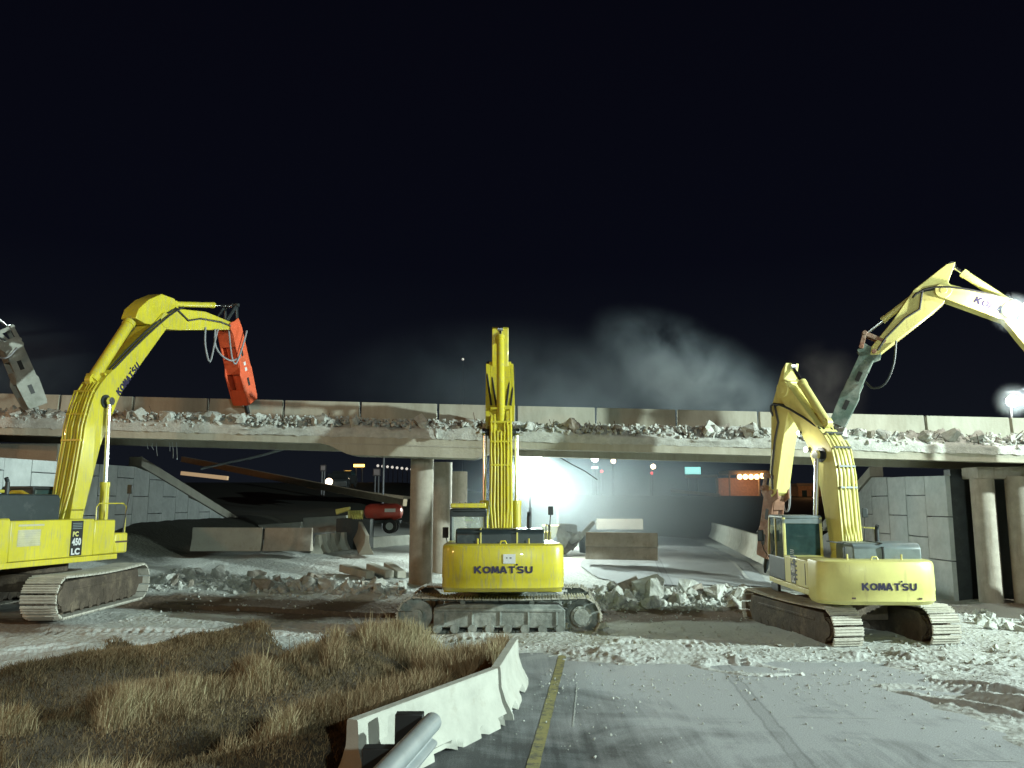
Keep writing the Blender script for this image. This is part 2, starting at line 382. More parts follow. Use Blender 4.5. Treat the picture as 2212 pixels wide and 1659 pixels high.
# ------------------------------------------------------------------ setting: terrain height
def terrain(x, y):
    x = np.asarray(x, float); y = np.asarray(y, float)
    w = sstep(10, 19, y)
    h = .050*np.clip(-x-.5, 0, 16)*w
    h = h + .42*sstep(24.2, 28.5, y)*sstep(16, 6, x) + .50*sstep(29, 37, y)
    # banks at the feet of the retaining walls
    h = h + .75*sstep(-12.5, -16, x)*sstep(27, 36, y)
    # far embankment
    h = h + 3.8*sstep(66, 125, y)
    h = h + 4.0*sstep(-17, -40, x)*sstep(24, 34, y)*sstep(75, 55, y) + 4.0*sstep(17.5, 34, x)*sstep(30, 40, y)*sstep(60, 48, y)
    return h
def tz(x, y): return float(terrain(x, y))

# ------------------------------------------------------------------ ground sheet
def axis(*segs):
    out = []
    for a, b, n in segs: out += list(np.linspace(a, b, n, endpoint=False))
    return np.array(out + [segs[-1][1]])
gx = axis((-600, -40, 12), (-40, -16, 40), (-16, -11.5, 30), (-11.5, 14, 520), (14, 24, 50), (24, 50, 14), (50, 600, 12))
gy = axis((-60, 0, 10), (0, 8, 14), (8, 11, 20), (11, 24.5, 320), (24.5, 32, 70), (32, 60, 70), (60, 130, 30), (130, 900, 20))
GX, GY = np.meshgrid(gx, gy)
H = terrain(GX, GY)
n1 = fbm(GX*.35, GY*.35, 4); n2 = fbm(GX*1.6+40, GY*1.6, 4); n3 = fbm(GX*6+11, GY*6, 3)
near = sstep(9, 13, GY)
# dust bank that laps over the carriageway
edge_y = 17.55 - .5*np.exp(-((GX-4.6)/.8)**2) + 1.0*np.exp(-((GX-.4)/1.2)**2)
D = np.maximum(GY - edge_y, (GX - 6.95 + .12*np.clip(15-GY, -2, 6))*.9) + .75*n2 + .5*n1
bank = .16*sstep(-.2, 1.4, D) - .055
onroad = sstep(-1.9, -1.0, GX)
H = H + np.where(GY < 24, bank*onroad + (1-onroad)*(-.02), .10)*sstep(200, 60, GY)
H = H + near*sstep(80, 40, GY)*(.22*n1 + .08*n2 + .022*n3)*np.where((D < .1) & (GX > -1.5) & (GY < 24), 0, 1)*np.where(GX > -1.5, sstep(-.1, 1.2, D), 1)
H = np.where((GX > -1.6) & (GY < 24) & (D < 0), np.minimum(H, -.03), H)
def verge_d(x, y):
    return np.minimum(19.3 + .5*np.sin(x*1.7) - y + .9*fbm(x*1.5, y*1.5, 3), (x + 8.6 + (19.3-y)*.20 + 1.2*fbm(x, y, 3))*.8 + .25)
H = H - .5*sstep(.2, .7, verge_d(GX, GY))*sstep(-.4, -.9, GX)*(GY < 22)
# crawler and tyre tread prints
def prints(path, w, pitch, depth, skew=.0):
    global H
    path = [np.array(p, float) for p in path]
    acc = 0
    for a, b in zip(path[:-1], path[1:]):
        d = b - a; Lh = np.hypot(*d); d = d/Lh; nrm = np.array([-d[1], d[0]])
        lx, ly = GX - a[0], GY - a[1]
        t = lx*d[0] + ly*d[1]; s = lx*nrm[0] + ly*nrm[1]
        inside = (t >= 0) & (t < Lh) & (np.abs(s) < w/2)
        prof = depth*(.55*np.sin(2*np.pi*((t+acc)/pitch + skew*np.abs(s)/w)) - .8)
        edge = ((t >= 0) & (t < Lh) & (np.abs(np.abs(s)-w/2-.06) < .08))
        mask = inside*sstep(.0, .4, D + .3*n2*3 + .2)
        wear = .35 + .65*sstep(-.12, .12, n2 + .5*n1)
        H = H + prof*mask*wear + .03*edge*sstep(.2, .8, D)*wear
        acc += Lh
for i, off in enumerate((0, 2.7)):
    prints([(9.0+off*.2, 18.3-off*.15), (4.6+off*.2, 18.4+off*.2), (.5, 19.0+off*.25)], .62, .16, .020)
prints([(6.6, 18.6), (9.4, 13.2), (11.5, 9.5)], .55, .16, .05, 1.2)
prints([(7.9, 19.2), (10.2, 15.2), (13.5, 11.2)], .55, .16, .05, 1.2)
prints([(10.2, 18.6), (13.2, 15.6), (16, 14)], .65, .21, .045)
prints([(3.6, 20.6), (.6, 18.4), (-.6, 17.5)], .5, .18, .03, 1)
prints([(-.5, 20.9), (-6, 20.4), (-10.6, 19.2)], .62, .22, .05)
prints([(6.4, 20.0), (1.5, 20.0)], .6, .2, .04)
prints([(5.3, 19.2), (5.0, 17.2)], .6, .14, .04, .6)
prints([(2.2, 19.4), (3.0, 17.9)], .6, .14, .04, .6)
# ruts and pits
for (cx, cy, rx, ry, a, d) in ((4.75, 17.55, .55, .35, -.5, .16), (5.3, 17.2, .5, .16, .2, .1), (8.2, 13.9, 1.5, .24, -1.05, .16), (8.0, 15.2, 1.0, .22, -.45, .12), (10.6, 15.6, 1.1, .3, -.3, .16), (3.2, 19.2, 1.0, .2, -.05, .10),
                             (-9.8, 17.6, .5, .13, .6, .14), (1.2, 18.3, .9, .12, -.3, .07), (-4.3, 21.9, 4.2, .35, -.03, .12), (12.4, 14.4, .9, .25, -.4, .15)):
    ca, sa = math.cos(a), math.sin(a)
    u = ((GX-cx)*ca + (GY-cy)*sa)/rx; v = (-(GX-cx)*sa + (GY-cy)*ca)/ry
    q = u*u + v*v
    H = H - d*np.exp(-q*1.2) + d*.45*np.exp(-(np.sqrt(q)-1.5)**2*6)
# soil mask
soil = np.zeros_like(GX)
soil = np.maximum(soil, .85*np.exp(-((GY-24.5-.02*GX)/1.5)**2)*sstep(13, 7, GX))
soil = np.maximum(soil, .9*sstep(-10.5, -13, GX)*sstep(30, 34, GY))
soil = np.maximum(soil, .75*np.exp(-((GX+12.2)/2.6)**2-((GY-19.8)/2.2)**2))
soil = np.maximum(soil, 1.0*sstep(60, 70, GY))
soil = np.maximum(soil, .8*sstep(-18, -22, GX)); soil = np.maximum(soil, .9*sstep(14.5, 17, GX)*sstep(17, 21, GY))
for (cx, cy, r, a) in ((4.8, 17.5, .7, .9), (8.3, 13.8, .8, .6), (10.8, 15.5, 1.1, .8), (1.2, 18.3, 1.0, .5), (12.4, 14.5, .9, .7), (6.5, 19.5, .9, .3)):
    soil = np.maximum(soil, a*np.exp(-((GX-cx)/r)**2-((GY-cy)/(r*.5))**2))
veg_unlit = np.maximum(sstep(58, 68, GY), np.maximum(.97*sstep(-12.2, -13.6, GX + .8*n2)*sstep(29, 32, GY), sstep(16.5, 18.5, GX)*sstep(30, 33, GY)))  # growth on the banks; on far ground the unlit dark is painted in
veg_unlit = np.maximum(veg_unlit, sstep(-18, -22, GX)*sstep(26, 30, GY))
def grid_obj(name, X, Y, Z, m, *attrs):
    ny, nx = X.shape
    me = bpy.data.meshes.new(name)
    co = np.stack([X, Y, Z], -1).reshape(-1, 3).astype(np.float32)
    i = np.arange(ny-1)[:, None]*nx + np.arange(nx-1)[None, :]
    q = np.stack([i, i+1, i+nx+1, i+nx], -1).reshape(-1, 4).astype(np.int32)
    me.vertices.add(len(co)); me.vertices.foreach_set("co", co.ravel())
    me.loops.add(q.size); me.loops.foreach_set("vertex_index", q.ravel())
    me.polygons.add(len(q)); me.polygons.foreach_set("loop_start", np.arange(0, q.size, 4, dtype=np.int32)); me.polygons.foreach_set("loop_total", np.full(len(q), 4, dtype=np.int32))
    me.polygons.foreach_set("use_smooth", np.ones(len(q), dtype=bool))
    me.update(calc_edges=True)
    for attr in attrs:
        a = me.attributes.new(attr[0], 'FLOAT', 'POINT'); a.data.foreach_set("value", attr[1].ravel().astype(np.float32))
    me.materials.append(m); me.validate()
    o = bpy.data.objects.new(name, me); COL.objects.link(o)
    return o
tag(grid_obj("ground", GX, GY, H, M['ground'], ("soil", soil), ("veg_unlit", veg_unlit)), kind="structure")
from bisect import bisect
def gz(x, y):                   # height of the built ground
    j = min(max(bisect(gx, x)-1, 0), len(gx)-2); i = min(max(bisect(gy, y)-1, 0), len(gy)-2)
    fx = (x-gx[j])/(gx[j+1]-gx[j]); fy = (y-gy[i])/(gy[i+1]-gy[i])
    return float((H[i,j]*(1-fx)+H[i,j+1]*fx)*(1-fy)+(H[i+1,j]*(1-fx)+H[i+1,j+1]*fx)*fy)

# foreground carriageway
xs = np.linspace(-1.85, 16, 60); ys = np.linspace(-55, 19.4, 80)
RX, RY = np.meshgrid(xs, ys); RX = RX + .10*(RY-19.4)*.55 + .55
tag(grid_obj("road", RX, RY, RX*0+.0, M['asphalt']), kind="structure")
def strip(name, p0, p1, w, z, m, kind="structure", wob=.0, n=60, gap=.0):
    p0, p1 = Vector(p0), Vector(p1); d = (p1-p0).normalized(); nn = Vector((-d.y, d.x))
    mb = MB(); random.seed(5)
    rows = []
    for i in range(n+1):
        c = p0.lerp(p1, i/n); a = w/2*(1+random.uniform(-wob, wob)); b = w/2*(1+random.uniform(-wob, wob))
        rows.append(((c.x+nn.x*a, c.y+nn.y*a, z), (c.x-nn.x*b, c.y-nn.y*b, z)))
    for i in range(n):
        if random.random() < gap: continue
        mb.add([rows[i][0], rows[i][1], rows[i+1][1], rows[i+1][0]], [(0,1,2,3)])
    return tag(mb.build(name, m, smooth=False), kind=kind)
def worn_paint():
    m, N, L, B = nmat("worn_yellow_marking")
    tc = N.new("ShaderNodeTexCoord"); n = N.new("ShaderNodeTexNoise"); n.inputs["Scale"].default_value = 5; n.inputs["Detail"].default_value = 9; n.inputs["Roughness"].default_value = .8
    L.new(tc.outputs["Object"], n.inputs[0]); r = N.new("ShaderNodeMapRange"); r.inputs[1].default_value = .47; r.inputs[2].default_value = .60; L.new(n.outputs[0], r.inputs[0])
    x = N.new("ShaderNodeMix"); x.data_type = 'RGBA'; L.new(r.outputs[0], x.inputs["Factor"]); x.inputs["A"].default_value = (.30, .27, .11, 1); x.inputs["B"].default_value = (.11, .105, .085, 1)
    L.new(x.outputs["Result"], B.inputs["Base Color"]); B.inputs["Roughness"].default_value = .8
    return m
p, q = ground_at(1142, 1690), ground_at(1219, 1402)
d = (q-p).normalized(); p0 = p - d*12
strip("yellow_line", (p0.x, p0.y), (q.x, q.y), .17, .005, worn_paint(), wob=.08)
M['joint'] = mat("road_joint_sealant", (.06, .061, .065), .8, var=.4)
M['scuff'] = mat("chalky_scuff", (.42, .43, .42), .9)
j0, j1 = ground_at(1752, 1665), ground_at(1566, 1436)
dj = (j1-j0).normalized(); jj = j0 - dj*8
s0, s1 = ground_at(1238, 1570), ground_at(1247, 1475)
strip("road_scratch", (s0.x, s0.y), (s1.x, s1.y), .025, .005, M['scuff'], wob=.5)
s0, s1 = ground_at(1700, 1548), ground_at(1900, 1552)
strip("road_scratch", (s0.x, s0.y), (s1.x, s1.y), .03, .005, M['scuff'], wob=.6, gap=.25)
s0, s1 = ground_at(2060, 1642), ground_at(2200, 1645)
strip("road_scratch", (s0.x, s0.y), (s1.x, s1.y), .03, .005, M['scuff'], wob=.6, gap=.2)

# road beyond the bridge
vs = []; rows = 90
YY = np.linspace(29.5, 64, rows); TT = np.linspace(0, 1, 40)
FX = np.zeros((rows, 40)); FY = np.zeros((rows, 40))
for i, yy in enumerate(YY):
    xl = 3.2 + (yy-30)*.02 + .5*math.sin(yy*.7); xr = 9.3 + (yy-30)*.125
    FX[i] = xl + (xr-xl)*TT; FY[i] = yy
FZ = np.vectorize(gz)(FX, FY) + .035
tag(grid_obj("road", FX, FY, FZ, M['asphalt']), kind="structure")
mb = MB()
for i in range(26):
    y0 = 31+i*1.2; y1 = y0+1.2
    def lx(y): return 8.6 + (y-30)*.128
    z0, z1 = gz(lx(y0), y0)+.07, gz(lx(y1), y1)+.07
    mb.add([(lx(y0)-.06, y0, z0), (lx(y0)+.06, y0, z0), (lx(y1)+.06, y1, z1), (lx(y1)-.06, y1, z1)], [(0,1,2,3)])
tag(mb.build("edge_line", M['scuff'], smooth=False), kind="structure")

# ------------------------------------------------------------------ grass verge (ground cover)
BA = Vector((-1.95, 10.3)); BJ = Vector((-.28, 13.52)); BE = Vector((.03, 16.3))   # barrier corners in plan
def edge_x(y):                  # left edge of barriers
    y = np.asarray(y, float)
    return np.where(y < BJ.y, BA.x + (y-BA.y)*(BJ.x-BA.x)/(BJ.y-BA.y), BJ.x + (y-BJ.y)*(BE.x-BJ.x)/(BE.y-BJ.y)) - .32
def vergeH(x, y):
    s = (x*.88 - y*.475)         # across swales shaped to put dark bands on the verge
    h = terrain(x, y) + .05 + .25*np.sin(s*2.1 + .8*fbm(x*.5, y*.5, 3)*3) + .22*fbm(x*.8, y*.8, 3)
    return h
vx = np.linspace(-14, .2, 150); vy = np.linspace(3, 20.2, 170)
VX, VY = np.meshgrid(vx, vy)
VX = np.minimum(VX, edge_x(VY))
VD = np.minimum(19.3 + .5*np.sin(VX*1.7) - VY + .9*fbm(VX*1.5, VY*1.5, 3), (VX + 8.6 + (19.3-VY)*.20 + 1.2*fbm(VX, VY, 3)) * .8 + .25)
VZ = vergeH(VX, VY)*1.0
VZ = np.where(VD < .5, VZ*sstep(-.3, .5, VD) + (terrain(VX, VY)-.45)*(1-sstep(-.3, .5, VD)), VZ)
tag(grid_obj("verge", VX, VY, VZ, M['turf']), kind="structure")
rs = np.random.RandomState(3)
def grass(name, n, label):
    x = rs.uniform(-12.5, .4, n*3); y = rs.uniform(5.5, 19.8, n*3)
    vd = np.minimum(19.3 + .5*np.sin(x*1.7) - y + .9*fbm(x*1.5, y*1.5, 3), (x + 8.6 + (19.3-y)*.20 + 1.2*fbm(x, y, 3))*.8 + .25)
    clump = fbm(x*1.3+9, y*1.3, 4)
    s = (x*.88 - y*.475)
    ridge = np.sin(s*2.1 + .8*fbm(x*.5, y*.5, 3)*3)
    vis = np.abs(x) < (y*.64+1)
    keep = (vd > .25) & (x < edge_x(y)-.05) & vis & (rs.rand(len(x)) < np.clip(.6 + 1.2*clump + .2*ridge, .25, 1))
    x, y, clump, ridge = x[keep][:n], y[keep][:n], clump[keep][:n], ridge[keep][:n]
    n = len(x); z = vergeH(x, y) - .02
    band = sstep(.0, .75, ridge)*sstep(-.10, .10, clump)
    edge = sstep(3.2, .6, 19.4 - y)*sstep(-4.6, -2.2, x) + sstep(-3.0, -1.2, x)*sstep(14, 17, y)
    lift = np.clip(np.maximum(band*.9, edge*sstep(-.16, .06, clump)), 0, 1)*(1-.75*sstep(-4.2, -6.5, x)*sstep(12, 15, y))
    tall = (.06 + .06*rs.rand(n) + .37*lift)*rs.uniform(.6, 1.2, n)
    tall = tall*np.where(rs.rand(n) < .02, 1.6, 1)
    ang = rs.uniform(0, 2*np.pi, n); lean = rs.uniform(.05, .6, n)*np.where(lift < .3, 1.9, 1)
    w = rs.uniform(.0035, .0085, n)
    dx, dy = np.cos(ang), np.sin(ang)
    V = np.zeros((n, 5, 3))
    for k, (t, ww) in enumerate(((0, 1), (0, -1), (.55, .75), (.55, -.75), (1, 0))):
        px = x + dx*lean*tall*t*t; py = y + dy*lean*tall*t*t; pz = z + tall*t*(1-.25*lean*t)
        V[:, k, 0] = px + ww*w; V[:, k, 1] = py + ww*w*.3*dy; V[:, k, 2] = pz
    b = (np.arange(n)*5)[:, None]
    q1 = b + np.array([[0, 1, 3, 2]]); t1 = b + np.array([[2, 3, 4]])
    me = bpy.data.meshes.new(name)
    me.vertices.add(n*5); me.vertices.foreach_set("co", V.astype(np.float32).ravel())
    loops = np.concatenate([q1, t1], 1).astype(np.int32).ravel()
    me.loops.add(len(loops)); me.loops.foreach_set("vertex_index", loops)
    st = (np.arange(n)*7)[:, None] + np.array([[0, 4]]); tot = np.tile([4, 3], n)
    me.polygons.add(2*n); me.polygons.foreach_set("loop_start", st.ravel().astype(np.int32)); me.polygons.foreach_set("loop_total", tot.astype(np.int32))
    me.update(calc_edges=True)
    tone = np.clip(.27 + .9*fbm(x*.9+3, y*.9+8, 4) + .52*lift + .16*rs.randn(n), 0, 1)
    a = me.attributes.new("tone", 'FLOAT', 'POINT'); a.data.foreach_set("value", np.repeat(tone, 5).astype(np.float32))
    me.materials.append(M['grass'])
    o = bpy.data.objects.new(name, me); COL.objects.link(o)
    return tag(o, label, "grass", kind="stuff")
grass("grass", 150000, "dry tan and green grass growing on the verge left of the concrete barriers")

# ------------------------------------------------------------------ bridge
SK = -.0653
def bY(X, off=0): return 27.0 + SK*X + off
def bZ(X): return 5.15 - .0318*X
BROOT = tag(empty("road_bridge", (0, 27, 5.15)), "long concrete road bridge half demolished, with a ragged broken deck edge, spanning the whole site", "bridge")
def bpart(mb, name, m, bevel=0, smooth=True):
    o = mb.build(name, m, None, bevel, smooth)
    o.parent = BROOT; o.matrix_parent_inverse = Matrix.Translation((0, -27, -5.15))
    return o
XS = np.arange(-34, 34.1, 1.0)
mb = MB()                      # slab as a swept outline
def slab_ring(X):
    hz = 0
    if -6.4 < X < -.2:          # drop panel over the pier
        hz = .36*float(sstep(-6.4, -5.3, X)*sstep(-.2, -1.3, X))
    z = bZ(X)
    return [(X, bY(X), z-hz), (X, bY(X), z+.46), (X, bY(X, .12), z+.50), (X, bY(X, 5.6), z+.75), (X, bY(X, 5.6), z+.05), (X, bY(X, 5.2), z+.05), (X, bY(X, 5.15), z+.32-hz), (X, bY(X, .55+hz*2), z+.32-hz), (X, bY(X, .45+hz*2), z-hz)]  # soffit stepped up behind the edge so the underside looks dark
xs = sorted(list(XS) + [-6.4, -6.1, -5.8, -5.5, -5.3, -1.3, -1.1, -.8, -.5, -.2])
rings = [slab_ring(X) for X in xs]
vs = [p for r in rings for p in r]; fs = []
for i in range(len(xs)-1):
    for j in range(9):
        fs.append((i*9+j, i*9+(j+1) % 9, (i+1)*9+(j+1) % 9, (i+1)*9+j))
mb.add(vs, fs)
bpart(mb, "deck_slab", M['bridge'])
# drip ledge line under drop panel
mb = MB()
def sweep(mb, x0, x1, dy0, dy1, dz0, dz1, n=12):
    xs = np.linspace(x0, x1, n); vs = []; fs = []
    for X in xs: vs += [(X, bY(X, dy0), bZ(X)+dz0), (X, bY(X, dy0), bZ(X)+dz1), (X, bY(X, dy1), bZ(X)+dz1), (X, bY(X, dy1), bZ(X)+dz0)]
    for i in range(n-1):
        for j in range(4): fs.append((i*4+j, i*4+(j+1) % 4, (i+1)*4+(j+1) % 4, (i+1)*4+j))
    fs += [(3, 2, 1, 0), ((n-1)*4, (n-1)*4+1, (n-1)*4+2, (n-1)*4+3)]
    mb.add(vs, fs)
sweep(mb, -6.3, -.3, -.02, .3, -.015, .03)
bpart(mb, "ledge", M['conc'])
# broken deck edge: jagged lip
mb = MB()
nx_, ny_ = 520, 14
ex = np.linspace(-33, 33, nx_); et = np.linspace(0, 1, ny_)
EX, ET = np.meshgrid(ex, et)
ez = 5.15-.0318*EX
prof_y = np.interp(ET, [0, .25, .6, 1], [-.03, -.05, .5, 2.2]); prof_z = np.interp(ET, [0, .25, .6, 1], [.26, .52, .80, .72])
nz = fbm(EX*2.3, ET*5+3, 5); nz2 = fbm(EX*.7+9, ET*2, 3)
EY = 27.0 + SK*EX + prof_y + .30*nz*sstep(0, .2, ET) - .10*nz
EZ = ez + prof_z + (.62*nz + .34*nz2)*sstep(.08, .4, ET) - (.16*np.abs(fbm(EX*4, ET*0+5, 4)))*(ET < .02)
o = grid_obj("broken_edge", EX, EY, EZ, M['rubble']); o.parent = BROOT; o.matrix_parent_inverse = Matrix.Translation((0, -27, -5.15))
# parapet segments on the far side
i = 0
seg = 3.07
X = -33.6
while X < 33:
    mb = MB(); xs = (X+.05, X+seg-.05)
    vs = []
    for xx in xs:
        y0 = bY(xx, 4.62); z0 = bZ(xx)+.70
        vs += [(xx, y0-.21, z0), (xx, y0-.17, z0+.10), (xx, y0-.02, z0+.40), (xx, y0+.04, z0+1.27), (xx, y0+.22, z0+1.27), (xx, y0+.40, z0)]
    n = 6
    mb.add(vs, [(5,4,3,2,1,0), (6,7,8,9,10,11)] + [(j, (j+1) % n, n+(j+1) % n, n+j) for j in range(n)])
    bpart(mb, "parapet_segment", M['bridge'], .015)
    X += seg; i += 1
# pier
zc = bZ(-3.1)-.36
for (cx, cy, r) in ((-3.12, 28.6, .40), (-2.74, 32.2, .40), (-2.37, 36.4, .40)):
    mb = MB(); mb.cyl((cx, cy, tz(cx, cy)-.3), (cx, cy, zc+(.06 if cy < 33 else -.15)), r, r, 28)
    bpart(mb, "pier_column", M['conc_brown'])
for (cx, cy, r) in ((15.95, 28.0, .37), (16.95, 27.6, .42), (18.6, 27.4, .4)):
    mb = MB(); mb.cyl((cx, cy, tz(cx, cy)-.4), (cx, cy, bZ(cx)-.36), r, r, 24)
    bpart(mb, "pier_column", M['conc_brown'])
mb = MB(); mb.box((17.9, 28.1, bZ(17.2)-.22), (4.6, 1.0, .40)); bpart(mb, "pier_cap", M['conc_brown'], .03)
# pilaster on the slab face beside the right columns
# bars of cut reinforcement sticking out of the broken edge
random.seed(11)
mb = MB()
for k in range(150):
    X = random.uniform(-22, 19.5); y = bY(X, random.uniform(-.05, .5)); z = bZ(X) + random.uniform(.45, .75)
    l = random.uniform(.15, .5)
    p0 = Vector((X, y, z)); d = Vector((random.uniform(-.6, .6), random.uniform(-.5, .2), random.uniform(.2, 1))).normalized()
    mb.tube([p0, p0+d*l*.5, p0+d*l+Vector((random.uniform(-.1, .1), 0, random.uniform(-.12, .02)))], .012, 4)
tag(bpart(mb, "cut_rebar", M['rebar']), kind="stuff")
mb = MB()                      # wires and bars hanging under the slab
for (u, v0, v1, Y) in ((372, 955, 990, 28), (381, 955, 992, 28), (365, 955, 975, 28.1), (330, 957, 972, 28.2), (338, 957, 985, 28.2), (318, 957, 970, 28)):
    a, b = at(u, v0, Y+.9), at(u+2, v1, Y+.9)
    m_ = (a+b)/2 + Vector((random.uniform(-.05, .05), 0, 0))
    mb = MB(); mb.tube([a, m_, b], .012, 4); bpart(mb, "hanging_wire", M['steel'])
mb = MB(); a, b, c = at(1180, 968, 33), at(1235, 1003, 34), at(1290, 1036, 35)
mb.tube([a, a.lerp(b, .5)+Vector((0,0,-.03)), b, b.lerp(c, .5)+Vector((0,0,.05)), c], .022, 6)
bpart(mb, "hanging_cable", M['rubber'])
mb = MB(); mb.tube([at(640, 962, 33.0), at(560, 985, 35.2), at(435, 1012, 38)], .06, 8)
tag(mb.build("steel_pipe", M['steel']), "long thin steel pipe leaning down from the bridge to the far left bank", "pipe")

# ------------------------------------------------------------------ rubble
def chunk_mesh(name, seed, m):
    rnd = random.Random(seed); bm = bmesh.new()
    sx_, sy_, sz_ = rnd.uniform(.7, 1.3), rnd.uniform(.6, 1.1), rnd.uniform(.45, .85)
    for k in range(16):
        v = Vector((rnd.uniform(-1, 1), rnd.uniform(-1, 1), rnd.uniform(-1, 1)))
        v = v / max(abs(v.x), abs(v.y), abs(v.z)) * rnd.uniform(.78, 1)
        bm.verts.new((v.x*sx_*.5, v.y*sy_*.5, v.z*sz_*.5))
    r = bmesh.ops.convex_hull(bm, input=bm.verts[:])
    junk = [g for g in r["geom_interior"] + r["geom_unused"] if isinstance(g, bmesh.types.BMVert)]
    junk = list(set(junk))
    if junk: bmesh.ops.delete(bm, geom=junk, context='VERTS')
    bmesh.ops.subdivide_edges(bm, edges=bm.edges[:], cuts=2, use_grid_fill=True)
    bmesh.ops.triangulate(bm, faces=bm.faces[:])
    for v in bm.verts:
        v.co += v.co.normalized() * (mnoise.noise(v.co*4 + Vector((seed*3.1, 0, 0)))*.09)
    me = bpy.data.meshes.new(name); bm.to_mesh(me); bm.free(); me.materials.append(m)
    return me
CH = [chunk_mesh("concrete_chunk", 100+i, M['rubble']) for i in range(9)]
CHD = [chunk_mesh("concrete_chunk", 200+i, M['rubble_dirty']) for i in range(4)]
random.seed(21)
def chunk(x, y, z, s, label, group, dirty=False):
    me = random.choice(CHD if dirty else CH)
    o = bpy.data.objects.new("concrete_chunk", me); COL.objects.link(o)
    o.location = (x, y, z); o.scale = (s*random.uniform(.8, 1.25), s*random.uniform(.8, 1.2), s*random.uniform(.8, 1.2))
    o.rotation_euler = (random.uniform(-.8, .8), random.uniform(-.8, .8), random.uniform(0, 6.28))
    return tag(o, label, "rubble chunk", group)
def row_line(u):               # v of the rubble row on the ground in the picture
    return np.interp(u, [370, 500, 650, 760, 860, 1290, 1400, 1500, 1640], [1240, 1253, 1262, 1278, 1288, 1288, 1288, 1292, 1300])
def words(s, dirty): return ("small " if s < .27 else "medium " if s < .38 else "large ") + ("brownish" if dirty else "pale") + " concrete chunk "
LG = "in the rubble row left of the bridge pier"
RG = "in the rubble row between middle and right excavators"
for k in range(62):
    u = random.choice([random.uniform(560, 870), random.uniform(380, 870)]); X = (u-1106)/1788*27.3
    y = 27.2 + random.gauss(0, .45) + .05*X*0; s = random.choice((.22, .28, .34, .42, .55)) * (1.1 if 560 < u < 780 else 1)
    dd = random.random() < .22; chunk(X, y, gz(X, y)+s*.16, s, words(s, dd)+LG, "concrete chunks in the left rubble row", dirty=dd)
for k in range(82):
    u = random.uniform(1285, 1640); X = (u-1106)/1788*26.8
    y = 26.9 + random.gauss(0, .5); s = random.choice((.22, .28, .36, .45, .5))
    dd = random.random() < .18; chunk(X, y, gz(X, y)+s*.18, s, words(s, dd)+RG, "concrete chunks in the right rubble row", dirty=dd)
for (u, v, Y, s, d) in ((1398, 1268, 27.2, 1.05, 0), (1412, 1276, 26.7, .8, 0), (1366, 1270, 27.4, .8, 1), (1476, 1276, 27.2, .8, 0), (1500, 1280, 27.2, .7, 1), (1545, 1285, 26.8, .75, 0), (1440, 1283, 26.8, .5, 0)):
    p = at(u, v, Y); o = chunk(p.x, p.y, max(p.z, gz(p.x, p.y)+s*.2), s, "", "concrete chunks in the right rubble row", dirty=d)
    o["label"] = ("big brown slab" if d else "big pale boulder") + {1398: " at the top of the rubble heap right of the middle excavator", 1412: " in front of the tallest boulder of the rubble heap", 1366: " left of the tallest boulder in the rubble heap", 1476: " standing in the middle of the right rubble row", 1500: " behind the middle of the right rubble row", 1545: " near the right end of the right rubble row", 1440: " low between the two boulder heaps of the right rubble row"}[u]
    del o["group"]
# upright slabs near the left track
for (u, v, Y, s, lab) in ((378, 1235, 26.4, .42, "grey upright slab fragment just right of the left excavator's crawler track"), (414, 1232, 26.2, .36, "dark upright concrete fragment beside a pinkish one, right of the left crawler track")):
    p = at(u, v, Y); o = chunk(p.x, p.y, gz(p.x, p.y)+.15, s, lab, "x", dirty=True); o.scale = (s*.6, s*.5, s*1.6); o.rotation_euler = (.1, .2, .5); del o["group"]
def rubble_field(name, pts, label, m=None):
    V = []; Fc = []; rnd = random.Random(9)
    protos = []
    for me in CH[:5]:
        bm = bmesh.new(); bm.from_mesh(me); bmesh.ops.dissolve_limit(bm, angle_limit=.35, verts=bm.verts[:], edges=bm.edges[:]); bmesh.ops.triangulate(bm, faces=bm.faces[:])
        protos.append((np.array([v.co[:] for v in bm.verts]), np.array([[v.index for v in f.verts] for f in bm.faces]))); bm.free()
    base = 0
    for (x, y, z, s) in pts:
        v, f = protos[rnd.randrange(5)]
        rot = np.array(Matrix.Rotation(rnd.uniform(0, 6.28), 3, Vector((rnd.uniform(-1, 1), rnd.uniform(-1, 1), rnd.uniform(-1, 1))).normalized()))
        V.append((v @ rot.T)*s + np.array([x, y, z])); Fc.append(f+base); base += len(v)
    V = np.concatenate(V); Fc = np.concatenate(Fc)
    me = bpy.data.meshes.new(name); me.from_pydata(V.tolist(), [], Fc.tolist()); me.materials.append(m or M['rubble'])
    o = bpy.data.objects.new(name, me); COL.objects.link(o)
    return tag(o, label, "rubble", kind="stuff")
rnd = random.Random(4); pts = []
for k in range(1500):
    u = rnd.uniform(350, 880) if k % 2 else rnd.uniform(1270, 1680)
    X = (u-1106)/1788*27; y = 27.1 + rnd.gauss(0, .6) - (.2 if k % 2 == 0 else 0); s = rnd.uniform(.05, .2)
    pts.append((X, y, gz(X, y)+s*.1, s))
for k in range(1600):           # scattered crumbs on the worked ground
    X = rnd.uniform(-10, 14); y = rnd.uniform(17.8, 26.5); s = rnd.choice((.02, .03, .04, .05, .08))
    if X < 0 and y < 20.2: continue
    pts.append((X, y, gz(X, y)+s*.1, s))
for k in range(500):
    X = rnd.uniform(7.5, 15); y = rnd.uniform(11.5, 18); s = rnd.choice((.015, .02, .03, .05)); pts.append((X, y, gz(X, y)+s*.1, s))
